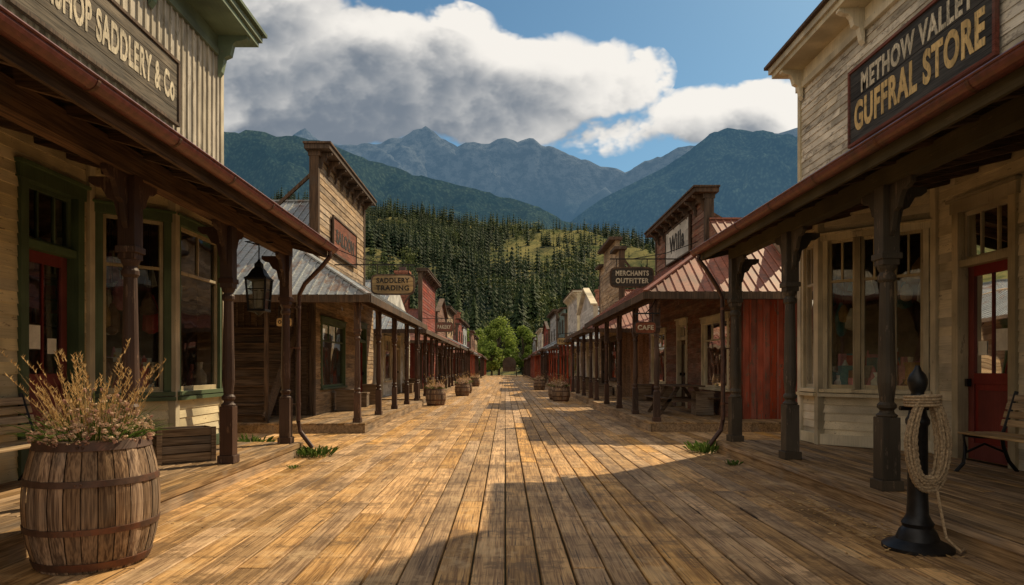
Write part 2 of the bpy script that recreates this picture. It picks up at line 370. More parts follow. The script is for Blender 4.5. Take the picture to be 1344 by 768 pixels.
def corbel(mb,x,y,z,dx,dy,size,m,th=.045):
    pts2=[(0,0),(size,0),(size,-.05),(size*.82,-.09),(size*.62,-.10),(size*.5,-.16),(size*.42,-.30*size/.45),(size*.22,-.34*size/.45),(size*.12,-.55*size/.45),(0,-.62*size/.45)]
    perp=Vector((-dy,dx,0))*th
    pts=[Vector((x+dx*a,y+dy*a,z+b))-perp/2 for a,b in pts2]
    mb.extr(pts,perp,m)
# ------------------------------------------------------------------ ground & street
g=MB()
m,nt,b,out=nt_new('earth_ground')
tc=nt.nodes.new('ShaderNodeTexCoord').outputs['Object']
c=mix(nt,mr(nt,noise_(nt,tc,.05,3,.7),.4,.6),(.10,.09,.05),(.07,.10,.035)); c=mix(nt,mr(nt,noise_(nt,tc,3,3,.7),.3,.7,0,.5),c,(.16,.125,.085))
lk(nt,c,b.inputs['Base Color']); b.inputs['Roughness'].default_value=.95; M['ground']=m
g.quad((-9000,-300,-.06),(9000,-300,-.06),(9000,12000,-.06),(-9000,12000,-.06),M['ground'])
g.build('ground')
def planks(mb,x0,x1,y0,y1,z,m,w=PW,gap=.008,jit=.003,th=.04,lmin=4,lmax=8,unit=.6):
    nx0=int(math.floor(x0/w)); nx1=int(math.ceil(x1/w))
    for i in range(nx0,nx1):
        a=max(x0,i*w)+gap/2; b2=min(x1,(i+1)*w)-gap/2
        if b2-a<.02: continue
        y=y0-random.random()*unit*lmax
        y=math.floor(y/unit)*unit
        while y<y1:
            L=random.randint(lmin,lmax)*unit
            ya=max(y,y0)+.003; yb=min(y+L,y1)-.003
            if yb-ya>.05:
                zz=z+random.uniform(-jit,jit); t=random.uniform(-.002,.002)
                e=.007; a_=a+random.uniform(-.002,.0015); b_=b2+random.uniform(-.0015,.002)
                vs=[(a_,ya,zz-th),(b_,ya,zz-th),(b_,yb,zz-th),(a_,yb,zz-th),(a_,ya,zz-e),(b_,ya,zz-e),(b_,yb,zz-e),(a_,yb,zz-e),
                    (a_+e,ya+e,zz+t),(b_-e,ya+e,zz-t),(b_-e,yb-e,zz-t),(a_+e,yb-e,zz+t)]
                mb.add(vs,[(0,1,5,4),(1,2,6,5),(2,3,7,6),(3,0,4,7),(4,5,9,8),(5,6,10,9),(6,7,11,10),(7,4,8,11),(8,9,10,11)],m)
            y+=L
st=MB()
planks(st,-7.05,7.05,-3,26,0,M['street'],gap=.015,lmin=5,lmax=13,jit=.004)
planks(st,-3.76,3.76,26,128,0,M['street'],gap=.018,lmin=6,lmax=14)
st.build('boardwalk_street',fix=False)
# ------------------------------------------------------------------ near shops
def shop(cfg):
    s=cfg['s']; root=empty(cfg['name'])
    xw,xb=cfg['xw']*s,cfg['xb']*s; d=cfg['xw']-cfg['xb']; ya=cfg['ya']; yb0=ya+d*1.0; yb1=cfg['yb1']; yend=cfg['yend']; yn=-2.5
    zt=4.05; zd=.21
    W=MB();T=MB();G=MB();P=MB()
    n=(-s,0)
    ms=cfg['siding']; mt=cfg['trim']; mi_=M['interior']
    d0,d1=cfg['door']
    siding(W,(xw,yn),(xw,ya),n,zd,zt,[(d0-yn-.02,d1-yn+.02,0,3.46)],ms)
    door(T,G,(xw,d0),(xw,d1),n,zd,2.72,3.44,mt if s<0 else M['tantrim'],M['red'],notice=True)
    def face(p0,p1,nn,ncols):
        L=(Vector(p1)-Vector(p0)).length; mg=.13
        siding(W,p0,p1,nn,zd,zt,[(mg,L-mg,1.06,3.42)],ms)
        dd=(Vector(p1)-Vector(p0))/L
        a=Vector(p0)+dd*mg; bb=Vector(p1)-dd*mg
        k=cfg['panes'] if ncols>1 else 1
        wL=(bb-a).length
        for i in range(k):
            q0=a+dd*(wL*i/k+(.035 if i else 0)); q1=a+dd*(wL*(i+1)/k-(.035 if i<k-1 else 0))
            window(T,G,q0,q1,nn,1.10,3.36,mt,cols=2,rows=2,fw=.07 if k>1 else .09,msash=cfg['sash'])
        c=(Vector(p0)+Vector(p1))/2; nv=Vector(nn).normalized()
        T.obox((c.x+nv.x*.05,c.y+nv.y*.05,.985),(dd.x*L/2,dd.y*L/2,0),(nv.x*.06,nv.y*.06,0),(0,0,.025),mt)
        T.obox((c.x+nv.x*.03,c.y+nv.y*.03,.30),(dd.x*L/2,dd.y*L/2,0),(nv.x*.03,nv.y*.03,0),(0,0,.08),cfg['base'])
    dirn=Vector((-s*(yb0-ya),-(d))).normalized()
    face((xw,ya),(xb,yb0),dirn,2)
    face((xb,yb0),(xb,yb1),n,1)
    siding(W,(xb,yb1),(xw,yb1+d),(-s,1),zd,zt,[],ms)
    siding(W,(xw,yb1+d),(xw,yend),n,zd,zt,[],ms)
    for (px,py) in ((xw,ya-.05),(xb,yb0),(xb,yb1)):
        T.lathe((px,py,zd),[(.085,0),(.085,zt-zd)],cfg['corner'],4,rot=0)
    R=MB()
    xi=xw+s*2.6
    R.quad((xw+s*.05,yn,zd+.005),(xi,yn,zd+.005),(xi,yend-.1,zd+.005),(xw+s*.05,yend-.1,zd+.005),M['deck'])
    R.poly([(xw,ya,zd+.006),(xb,yb0,zd+.006),(xb,yb1,zd+.006),(xw,yb1+d,zd+.006)],M['deck'])
    R.quad((xi,yn,zd),(xi,yend-.1,zd),(xi,yend-.1,zt),(xi,yn,zt),mi_)
    R.quad((xw,yend-.1,zd),(xi,yend-.1,zd),(xi,yend-.1,zt),(xw,yend-.1,zt),mi_)
    R.quad((xw,ya-2.6,zd),(xi,ya-2.6,zd),(xi,ya-2.6,zt),(xw,ya-2.6,zt),mi_)
    R.poly([(xb,yb0,zt-.35),(xb,yb1,zt-.35),(xw,yb1+d,zt-.35),(xi,yb1+d,zt-.35),(xi,ya-3,zt-.35),(xw,ya-3,zt-.35),(xw,ya,zt-.35)],mi_)
    R.box(xb+s*.12,xw+s*.5,yb0+.05,yb1,.95,1.0,M['crate'])
    tv=Vector((s*-d,yb0-ya,0)).normalized(); nin=-Vector((dirn.x,dirn.y,0))
    Lf=math.hypot(d,yb0-ya)
    R.obox(Vector((xw,ya,1.0))+tv*Lf/2+nin*.36,tv*(Lf/2-.1),nin*.25,(0,0,.02),M['crate'])
    for i in range(64):
        q=random.uniform(.16,Lf-.16); dpt=random.uniform(.12,.58)
        p=Vector((xw,ya,0))+tv*q+nin*dpt; k=random.choice(GOODS); hh=random.uniform(.12,.36)+dpt*.6; rr=random.uniform(.04,.10); zz=1.02
        sh=random.random()
        if sh<.45: R.lathe((p.x,p.y,zz),[(rr*.7,0),(rr,hh*.3),(rr*.9,hh*.6),(rr*.4,hh*.8),(rr*.5,hh)],k,10)
        elif sh<.75: R.obox((p.x,p.y,zz+hh/2),(rr,0,0),(0,rr*.8,0),(0,0,hh/2),k)
        else: R.lathe((p.x,p.y,zz),[(rr*.3,0),(rr*.9,hh*.25),(rr,hh*.5),(rr*.6,hh*.8),(.01,hh)],k,10)
    for i in range(30):
        gx=random.uniform(abs(xb)+.2,abs(xw)+.3)*s; gy=random.uniform(yb0+.15,yb1-.1)
        k=random.choice(GOODS); hh=random.uniform(.12,.5); rr=random.uniform(.05,.12)
        R.lathe((gx,gy,1.0),[(rr*.7,0),(rr,hh*.3),(rr*.9,hh*.6),(rr*.4,hh*.8),(rr*.5,hh)],k,10)
    for i in range(18):
        q=random.uniform(.2,Lf+.3); dpt=random.uniform(.2,1.0)
        p=Vector((xw,ya,0))+tv*q+nin*dpt; k=random.choice(GOODS); zz=random.uniform(1.8,2.8); hh=random.uniform(.25,.6)
        R.lathe((p.x,p.y,zz),[(.03,0),(random.uniform(.06,.16),hh*.1),(random.uniform(.06,.13),hh*.6),(.03,hh)],k,8,sy=.5)
        R.tube([(p.x,p.y,zz+hh),(p.x,p.y,3.68)],.006,M['iron'],4)
    for i in range(8):
        R.box(xi-s*.35,xi-s*.02,ya-2,yend-.2,.4+i*.42,.43+i*.42,M['tanw'])
        for j in range(26):
            gy=random.uniform(ya-1.9,yend-.3); hh=random.uniform(.1,.32)
            R.box(xi-s*.3,xi-s*.1,gy,gy+random.uniform(.06,.2),.43+i*.42,.43+i*.42+hh,random.choice(GOODS))
    R.build('interior_room_and_goods',root,fix=False)
    zu0,zu1=zt,7.35
    if cfg['batten']:
        y=yn
        W.box(xw,xw+s*.06,yn,yend,zu0,zu1,M['batten'])
        while y<yend-.05:
            y2=min(y+.19,yend)
            W.box(xw-s*.012-s*random.uniform(0,.004),xw,y+.004,y2-.004,zu0,zu1,M['batten'])
            W.box(xw-s*.04,xw-s*.013,y-.022,y+.022,zu0,zu1,M['batten'])
            y+=.19
    else:
        siding(W,(xw,yn),(xw,yend),n,zu0,zu1,[],M['white'],bh=.135,seglen=3.5)
    T.box(xw-s*.045,xw+s*.1,yend-.0,yend+.12,0,zu1,cfg['corner'])
    B=MB(); bm_=cfg['body']
    B.quad((xw,yend+.02,0),(xw+s*8,yend+.02,0),(xw+s*8,yend+.02,6.2),(xw,yend+.02,7.35),bm_)
    B.quad((xw,yn,0),(xw+s*8,yn,0),(xw+s*8,yn,6.2),(xw,yn,7.35),bm_)
    B.quad((xw+s*8,yn,0),(xw+s*8,yend,0),(xw+s*8,yend,6.2),(xw+s*8,yn,6.2),bm_)
    B.quad((xw+s*.02,yn,7.3),(xw+s*.02,yend,7.3),(xw+s*8,yend,6.2),(xw+s*8,yn,6.2),M['metal'])
    B.quad((xw+s*.07,yn,zt),(xw+s*.07,yend,zt),(xw+s*.07,yend,7.3),(xw+s*.07,yn,7.3),bm_)
    B.build('walls_body',root,fix=False)
    mc=cfg['cornice']; ov=cfg['ov']
    T.box(xw-s*.08,xw+s*.15,yn,yend+.14,7.0,7.12,mc)
    T.box(xw-s*.05,xw+s*.15,yn,yend+.13,7.121,7.36,mc)
    T.box(xw-s*ov,xw+s*.25,yn,yend+.30,7.36,7.46,mc)
    T.box(xw-s*(ov+.05),xw+s*.25,yn,yend+.36,7.461,7.58,mc)
    T.box(xw-s*(ov+.12),xw+s*.25,yn,yend+.42,7.581,7.64,M['darkw'] if s>0 else M['green'])
    y=yend-.1
    while y>yn:
        corbel(T,xw-s*.05,y,7.36,-s,0,ov*.85,mc,th=.12); y-=cfg['cbs']
    if cfg.get('ped'):
        T.extr([(xw,12.55,7.64),(xw,12.55,9.0),(xw,11.5,10.3),(xw,yn,10.3),(xw,yn,7.64)],(s*.12,0,0),M['white'])
    xe=cfg['xe']*s; xp=cfg['xp']*s; ye=cfg['ye']
    ze=3.36; zw=4.02
    def zr(x): t=(abs(x)-abs(xe))/(abs(xw)-abs(xe)); return ze+(zw-ze)*t
    P.quad((xe,yn,ze),(xe,ye,ze),(xw,ye,zw),(xw,yn,zw),M['rafter'])
    P.quad((xe,yn,ze+.05),(xe,ye,ze+.05),(xw,ye,zw+.05),(xw,yn,zw+.05),M['metal'])
    y=yn
    while y<=ye+.01:
        P.beam((xe+s*.05,y,ze-.07),(xw,y,zw-.07),.06,.13,M['rafter']); y+=.56
    x=abs(xe)+.1
    while x<abs(xw)-.05:
        P.quad((s*x,yn,zr(x)-.004),(s*(x+.155),yn,zr(x+.155)-.004),(s*(x+.155),ye-.01,zr(x+.155)-.004),(s*x,ye-.01,zr(x)-.004),M['beamL'])
        x+=.165
    bm2=cfg['beam']
    P.box(xe,xe+s*.035,yn,ye,ze-.19,ze+.05,bm2)
    P.extr([(xe+s*.036,ye,ze-.19),(xe+s*.036,ye,ze+.04),(xw,ye,zw+.04),(xw,ye,zw-.19)],(0,.035,0),bm2)
    P.box(xp-s*.075,xp+s*.075,yn,ye-.04,3.17,zr(xp)-.14,bm2)
    gx=xe-s*.075
    seg=10; pr=[(gx+.075*math.cos(math.pi+math.pi*i/seg),ze-.03+.085*math.sin(math.pi+math.pi*i/seg)) for i in range(seg+1)]
    for i in range(seg):
        P.quad((pr[i][0],yn,pr[i][1]),(pr[i+1][0],yn,pr[i+1][1]),(pr[i+1][0],ye+.08,pr[i+1][1]),(pr[i][0],ye+.08,pr[i][1]),M['maroon'],.5)
    P.poly([(a,ye+.08,b_) for a,b_ in pr],M['maroon'],.5)
    P.tube([(gx-s*.075,yn,ze-.03),(gx-s*.075,ye+.08,ze-.03)],.012,M['maroon'],6,.5)
    P.box(gx-s*.03+s*.105,gx+s*.12,yn,ye+.03,ze+.0505,ze+.075,M['maroon'],.5)
    y=-1.2
    while y<ye:
        for i in range(seg):
            a,b_=pr[i],pr[i+1]; f=1.05
            P.quad((gx+(a[0]-gx)*f,y,ze-.03+(a[1]-ze+.03)*f),(gx+(b_[0]-gx)*f,y,ze-.03+(b_[1]-ze+.03)*f),(gx+(b_[0]-gx)*f,y+.035,ze-.03+(b_[1]-ze+.03)*f),(gx+(a[0]-gx)*f,y+.035,ze-.03+(a[1]-ze+.03)*f),M['hoop'],.3)
        y+=1.15
    P.build('porch_roof',root,fix=False)
    D=MB()
    pts=[(gx,ye-.15,ze-.1),(gx,ye-.15,ze-.2),(gx+s*.12,ye-.13,ze-.34),(xp-s*.28,ye-.08,ze-.62),(xp-s*.17,ye-.03,ze-.8),(xp-s*.16,ye-.03,1.5),(xp-s*.16,ye-.03,.55),(xp-s*.19,ye-.02,.38),(xp-s*.38,ye+.0,.12)]
    D.tube(pts,.036,M['spout'],10,.5)
    for z in (.8,1.7,2.35): D.tube([(xp-s*.16,ye-.03,z),(xp-s*.16,ye-.03,z+.04)],.044,M['hoop'],10,.3); D.box(xp-s*.16,xp,ye-.05,ye-.02,z+.01,z+.03,M['hoop'])
    D.build('downspout',root,smooth=True,fix=False)
    Q=MB()
    for y in cfg['posts']:
        turned_post(Q,xp,y,zd,3.17,cfg['post'],cfg['pw'])
        for dy in (1,-1):
            if y+dy*.5<ye: corbel(Q,xp,y+dy*cfg['pw']*.95,3.17,0,dy,.36,cfg['post'],.05)
        corbel(Q,xp+s*cfg['pw']*.95,y,3.17,s,0,.30,cfg['post'],.05)
    Q.build('porch_posts',root,bevel=.006,smooth=False)
    K=MB()
    for (a,b_,xx) in cfg['decks']:
        xx*=s
        lo,hi=min(xx,xw),max(xx,xw)
        planks(K,lo,hi,a,b_,zd,M['deck'],w=.135,gap=.008,unit=.6,jit=.002)
        K.box(xx+s*.002,xx+s*.045,a,b_-.002,.0,zd-.045,M['deckskirt'])
        K.box(xx-s*.012,xx+s*.0,a,b_+.01,zd-.075,zd-.008,M['deckskirt'])
        K.box(xx+s*.05,xw,b_-.05,b_-.004,.0,zd-.042,M['deckskirt'])
    K.build('porch_deck',root,fix=False)
    W.build('siding',root,fix=False)
    T.build('trim_door_and_windows',root,bevel=.004,fix=True)
    G.build('window_panes',root,fix=False)
    return root
shop(dict(s=-1,name='saddlery_shop_building',xw=5.2,xb=4.5,ya=8.6,yb1=10.85,yend=12.45,door=(7.42,8.28),siding=M['cream'],trim=M['green'],sash=M['tantrim'],
  corner=M['ctrim'],base=M['green'],panes=1,batten=True,body=M['tanw'],cornice=M['sage'],ov=.62,cbs=2.4,xe=2.85,xp=3.47,ye=11.0,
  beam=M['beamL'],post=M['brownpost'],pw=.082,posts=[-.5,1.75,4.05,6.35,8.6,10.85],decks=[(-2.5,5.5,3.52),(5.5,11.05,3.27)]))
shop(dict(s=1,name='general_store_building',xw=6.0,xb=4.9,ya=9.58,yb1=11.3,yend=13.85,door=(8.12,9.02),siding=M['cream2'],trim=M['ctrim'],sash=M['tantrim'],
  corner=M['ctrim'],base=M['ctrim'],panes=3,batten=False,body=M['whitew'],cornice=M['ctrim'],ov=.5,cbs=2.35,xe=3.22,xp=3.74,ye=11.3,
  beam=M['beamR'],post=M['olivepost'],pw=.088,posts=[-.3,1.95,4.25,6.72,9.0,11.15],decks=[(-2.5,11.35,3.5)],ped=True))
def wallsign(name,s,xw,y0,y1,z0,z1,mb_,mf,lines,nb=5,fr=.05):
    root=empty(name); B=MB(); x=xw-s*.05
    for i in range(nb):
        a=z0+(z1-z0)*i/nb; b=z0+(z1-z0)*(i+1)/nb
        B.box(x,x-s*.035,y0,y1,a+.003,b-.003,mb_)
    for (a,b,c_,d_) in ((y0-fr,y1+fr,z0-fr,z0),(y0-fr,y1+fr,z1,z1+fr),(y0-fr,y0,z0,z1),(y1,y1+fr,z0,z1)):
        B.box(x,x-s*.06,a,b,c_,d_,mf)
    B.build('board',root,bevel=.004)
    for (t,cz,w,h,m) in lines:
        text(t,(x-s*.04,(y0+y1)/2,cz),(0,-s,0),(-s,0,0),w,h,m,root)
    return root
wallsign('saddlery_sign',-1,-5.2,7.1,10.7,5.22,6.15,M['signgrey'],M['darkw'],[('WINSHOP SADDLERY & Co',5.69,3.4,.42,M['lwhite'])])
wallsign('general_store_sign',1,6.0,8.3,11.75,5.22,6.42,M['signdark'],M['signred'],[('METHOW VALLEY',6.12,2.75,.34,M['lwhite']),('GUFFRAL STORE',5.60,3.15,.50,M['lyellow'])])
# ------------------------------------------------------------------ row shops
def rowshop(name,s,y0,y1,f0,f1,top,xw,xe,ze,sl,yr,wall,roof,side,trim,post,style='flat',xd=None,sp=2.5,lowy=None,detail=True,dtrim=None):
    root=empty(name); W=MB();T=MB();G=MB();R=MB();P=MB()
    X=lambda a:s*a
    dtrim=dtrim or trim
    dd=xw-xe; lowy=lowy or y0+1.3; yl1=y1-.3; xf=xw+7
    n=(-s,0); zd=.21; zwt=ze+sl*dd
    L=yl1-lowy; ops=[]
    k=max(1,int(L/2.6)); cell=L/k
    for i in range(k):
        c0=lowy+cell*i
        if i%2==(1 if k>1 else 0):
            a=c0+cell*.5-.5; ops.append((a-lowy,a-lowy+1.0,0,2.75)); door(T,G,(X(xw),a),(X(xw),a+1.0),n,zd,2.25,2.72,dtrim,M['red'] if random.random()<.4 else M['darkw'],fw=.1)
        else:
            a=c0+cell*.18; b=c0+cell*.82; ops.append((a-lowy,b-lowy,.85,2.65)); window(T,G,(X(xw),a),(X(xw),b),n,.9,2.6,dtrim,cols=3,rows=2,fw=.1)
    siding(W,(X(xw),lowy),(X(xw),yl1),n,0,zwt+.05,ops,wall,bh=.14)
    x=xw
    while x<xf:
        W.box(X(x+.004),X(x+.156),lowy,lowy+.04,0,ze+sl*max(0,(lowy-y0))-.02,side); x+=.16
        if detail: W.box(X(x-.02),X(x+.016),lowy-.02,lowy-.001,0,ze+sl*max(0,(lowy-y0))-.02,side)
    T.box(X(xw-.03),X(xw+.1),lowy-.06,lowy+.08,0,zwt,trim)
    W.quad((X(xw+1.2),lowy+.1,0),(X(xw+1.2),yl1,0),(X(xw+1.2),yl1,zwt),(X(xw+1.2),lowy+.1,zwt),M['interior'])
    W.quad((X(xw),yl1,0),(X(xf),yl1,0),(X(xf),yl1,ze+.3),(X(xw),yl1,ze+.3),side)
    def z_(x,y): return ze+sl*min(x-xe,y-y0)
    zr=ze+sl*(yr-y0)
    t=.04
    for o,mm in ((0,roof),(-t,M['rafter'])):
        R.poly([(X(xe),y0,ze+o),(X(xw),y0+dd,zwt+o),(X(xw),y1,zwt+o),(X(xe),y1,ze+o)],mm,.5)
        R.poly([(X(xe),y0,ze+o),(X(xf),y0,ze+o),(X(xf),yr,zr+o),(X(xw),yr,zr+o),(X(xw),y0+dd,zwt+o)],mm,.5)
    if detail:
        x=xe
        while x<xf:
            x2=x+.6; ya_=y0
            if x2>xw and x<xw: x2=xw
            yb_=min(yr,y0+(x-xe)) if x<xw-1e-6 else yr; yc_=min(yr,y0+(x2-xe)) if x2<=xw+1e-6 else yr
            o=.006; R.poly([(X(x),ya_,ze+o),(X(x2),ya_,ze+o),(X(x2),yc_,ze+sl*(yc_-y0)+o),(X(x),yb_,ze+sl*(yb_-y0)+o)],roof)
            x=x2
        y=y0
        while y<y1-.01:
            y2=min(y+.6,y1); xa=xe+min(dd,y-y0); xb_=xe+min(dd,y2-y0); o=.006
            R.poly([(X(xe),y,ze+o),(X(xe),y2,ze+o),(X(xb_),y2,ze+sl*(xb_-xe)+o),(X(xa),y,ze+sl*(xa-xe)+o)],roof); y=y2
    yback=min(yl1+.3,2*yr-lowy+1.0)
    zb=zr-(zr-ze)*(yback-yr)/(yr-y0)
    R.poly([(X(xw),yr,zr),(X(xf),yr,zr),(X(xf),yback,zb),(X(xw),yback,zb)],roof,.5)
    R.poly([(X(xw),y0+dd,zwt-.02),(X(xw),yr,zr-.02),(X(xw),yback,max(zb,zwt)),(X(xw),yback,zwt-.02)],wall,.5)
    x=xe+.1; st_=.2 if detail else .5
    while x<xf:
        yy=y0+min(x-xe,yr-y0) if x<xw else yr
        R.beam((X(x),y0,ze+.012),(X(x),yy,ze+sl*(yy-y0)+.012),.035,.03,roof,.5)
        x+=st_
    y=y0+.1
    while y<y1:
        xx=xe+min(dd,y-y0); R.beam((X(xe),y,ze+.012),(X(xx),y,ze+sl*(xx-xe)+.012),.035,.03,roof,.5); y+=st_
    R.beam((X(xe),y0,ze+.03),(X(xw),y0+dd,zwt+.03),.12,.04,roof)
    R.beam((X(xw-.0),yr,zr+.02),(X(xf),yr,zr+.02),.14,.05,roof)
    R.box(X(xe-.02),X(xf),y0-.045,y0-.005,ze-.15,ze+.01,M['darkw']); R.box(X(xe-.045),X(xe-.005),y0,y1,ze-.15,ze+.01,M['darkw'])
    if f0 is not None:
        zb0=zwt-.1
        siding(W,(X(xw-.06),f0),(X(xw-.06),f1),n,zb0,top-.25,[],wall,bh=.17)
        W.box(X(xw-.055),X(xw+.12),f0,f1,zb0,top-.25,wall)
        T.box(X(xw-.10),X(xw+.13),f0-.05,f0+.10,zb0,top-.25,trim)
        T.box(X(xw-.10),X(xw+.13),f1-.10,f1+.05,zb0,top-.25,trim)
        for y in (f0+.4,f1-.4): T.beam((X(xw+.1),y,top-.5),(X(xw+1.8),y,max(zwt,z_(xw+1.8,y) if y<yr else zwt)),.08,.08,M['darkw'])
        if style=='flat':
            T.box(X(xw-.15),X(xw+.16),f0-.06,f1+.06,top-.25,top-.12,trim)
            T.box(X(xw-.42),X(xw+.22),f0-.2,f1+.2,top-.12,top,trim)
            T.box(X(xw-.46),X(xw+.24),f0-.24,f1+.24,top+.001,top+.05,M['darkw'])
            y=f0+.15
            while y<f1:
                corbel(T,X(xw-.1),y,top-.13,-s,0,.3,trim,.09); y+=.75 if detail else 1.5
        elif style=='step':
            fm=(f1-f0)
            W.box(X(xw-.055),X(xw+.12),f0+fm*.2,f1-fm*.2,top-.249,top+.35,wall)
            T.box(X(xw-.3),X(xw+.2),f0-.15,f0+fm*.2,top-.25,top-.13,trim);T.box(X(xw-.3),X(xw+.2),f1-fm*.2,f1+.15,top-.25,top-.13,trim)
            T.box(X(xw-.34),X(xw+.22),f0+fm*.2-.12,f1-fm*.2+.12,top+.35,top+.48,trim)
        elif style=='gable':
            fm=(f0+f1)/2
            W.extr([(X(xw-.055),f0,top-.25),(X(xw-.055),fm,top+.9),(X(xw-.055),f1,top-.25)],(s*.17,0,0),wall)
            for a,b in ((f0-.2,fm),(f1+.2,fm)): T.beam((X(xw-.1),a,top-.25),(X(xw-.1),b,top+.98),.35,.09,trim)
        if top-zwt>2.0 and detail is False:
            for c in ((f0*.7+f1*.3),(f0*.3+f1*.7)):
                T.box(X(xw-.11),X(xw-.05),c-.42,c+.42,zwt+.4,zwt+1.5,trim); T.box(X(xw-.125),X(xw-.1101),c-.33,c+.33,zwt+.48,zwt+1.42,M['iron'])
    xp=xe+.32; xd=xd or xe+.12
    y=y0+.35
    while y<y1-.1:
        if detail: turned_post(P,X(xp),y,zd,ze-.12,post,.07)
        else: P.box(X(xp-.06),X(xp+.06),y-.06,y+.06,zd,ze-.12,post)
        if detail:
            for q in (1,-1): corbel(P,X(xp),y+q*.07,ze-.12,0,q,.28,post,.04)
        y+=sp
    P.box(X(xp-.06),X(xp+.06),y0+.1,y1,ze-.12,ze+.05,post)
    P.box(X(xp+.07),X(xf-3),y0+.3,y0+.42,ze-.12,ze+.02,post)
    P.build('porch_posts',root,bevel=.005 if detail else 0)
    K=MB(); lo,hi=sorted((X(xd),X(xw)))
    planks(K,lo,hi,y0+.1,y1,zd,M['deck'],w=.15,gap=.006)
    K.box(X(xd+.003),X(xd+.04),y0+.1,y1,0,zd-.042,M['deckskirt']); K.box(X(xd+.05),X(xw),y0+.1,y0+.15,0,zd-.042,M['deckskirt'])
    if lowy>y0+.3:
        lo2,hi2=sorted((X(xw+.01),X(xf-3))); planks(K,lo2,hi2,y0+.1,lowy-.03,zd-.001,M['deck'],w=.15,gap=.006)
        K.box(X(xw+.01),X(xf-3),y0+.101,y0+.151,0,zd-.043,M['deckskirt'])
    for i in range(3 if detail else 2):
        cy=random.uniform(lowy+.5,y1-1); cx=xw-.4; w=random.uniform(.18,.28); hgt=random.uniform(.3,.7)
        K.box(X(cx-w),X(cx+w),cy-w,cy+w,zd+.01,zd+hgt,M['crate'])
        K.box(X(cx-w-.02),X(cx+w+.02),cy-w-.02,cy+w+.02,zd+hgt+.0,zd+hgt+.04,M['crate'])
    K.build('porch_deck',root,fix=False)
    W.build('walls',root,fix=False); T.build('trim_door_and_windows',root,bevel=.004 if detail else 0); G.build('window_panes',root,fix=False); R.build('roof',root,fix=False)
    return root
rowshop('timber_saloon_building',-1,14.6,25.2,17.3,23.0,7.0,4.8,2.9,2.95,.64,19.6,M['tanw'],M['metal'],M['darkx'],M['darkw'],M['brownpost'],'flat',xd=3.0,lowy=17.2,dtrim=M['green'])
rowshop('timber_shopfront_building',1,14.9,26.0,18.2,24.2,6.15,5.4,3.05,3.05,.70,18.15,M['brnw'],M['redroof'],M['redw'],M['darkw'],M['brownpost'],'flat',xd=3.15,lowy=16.0,dtrim=M['ctrim'])
wallsign('saloon_sign',-1,-4.74,18.6,21.4,4.55,5.5,M['redbrd'],M['darkw'],[('SALOON',5.02,2.2,.4,M['ldark'])],3)
wallsign('shopfront_sign',1,5.34,19.6,22.4,4.75,5.75,M['signwhite'],M['darkw'],[('Willa',5.25,1.8,.55,M['ldark'])],3)
rows=[
 (-1,26.3,36.2,None,None,0,'whitew','metal','flat'),
 (-1,37.0,46.5,38.2,45.5,6.9,'redy','redroof','flat'),
 (-1,47.2,56,48.2,55,5.6,'brnw','redroof','gable'),
 (-1,56.6,66,58,65,6.6,'tanw','metal','flat'),
 (-1,66.6,77,68,76,6.0,'redy','redroof','step'),
 (-1,77.6,90,79,89,6.8,'greyw','metal','flat'),
 (-1,91,106,93,105,6.2,'brnw','redroof','step'),
 (-1,107,122,109,121,6.6,'tanw','metal','flat'),
 (1,26.8,34.5,27.8,33.6,6.45,'tanw','redroof','step'),
 (1,35.2,44,36.2,43,5.0,'whitew','metal','gable'),
 (1,44.8,54,46,53,6.6,'whitew','metal','flat'),
 (1,54.6,64,56,63,6.0,'gtrimw','metal','step'),
 (1,64.8,76,66,75,7.0,'greyw','metal','flat'),
 (1,77,90,79,89,6.1,'redy','redroof','gable'),
 (1,91,106,93,105,6.8,'whitew','metal','flat'),
 (1,107,122,109,121,6.0,'greyw','metal','step')]
nm={'whitew':'white_shop_building','redy':'red_shop_building','brnw':'brown_shop_building','tanw':'tan_shop_building','greyw':'grey_shop_building','gtrimw':'green_shop_building'}
for (s,y0,y1,f0,f1,top,w,r,sty) in rows:
    xw=random.uniform(4.7,5.1); yr=(y0+y1)/2 if f0 is None else min(y0+4.0,(y0+y1)/2)
    rowshop(nm[w],s,y0,y1,f0,f1,top,xw,random.uniform(2.95,3.15),random.uniform(2.8,3.05),.5,yr,M[w],M[r],M[w],M['darkw'] if w!='whitew' else M['ctrim'],M['brownpost'] if random.random()<.7 else M['redw'],sty,lowy=y0+1.6,detail=y0<50,sp=2.4)
for (x,y,z0,z1) in ((-6.2,41.5,3.5,7.4),(-5.9,84,4,8.3),(7,50,3.5,7.2)):
    root=empty('brick_chimney',(x,y,0)); C=MB()
    k=0
    z=z0
    while z<z1-.3: C.box(-.38+.004*(k%2),.38-.004*(k%2),-.38,.38,z,z+.146,M['brick']); z+=.15; k+=1
    C.box(-.46,.46,-.46,.46,z,z+.14,M['brick']); C.box(-.2,.2,-.2,.2,z+.14,z+.4,M['spout']); C.build('brickwork',root)
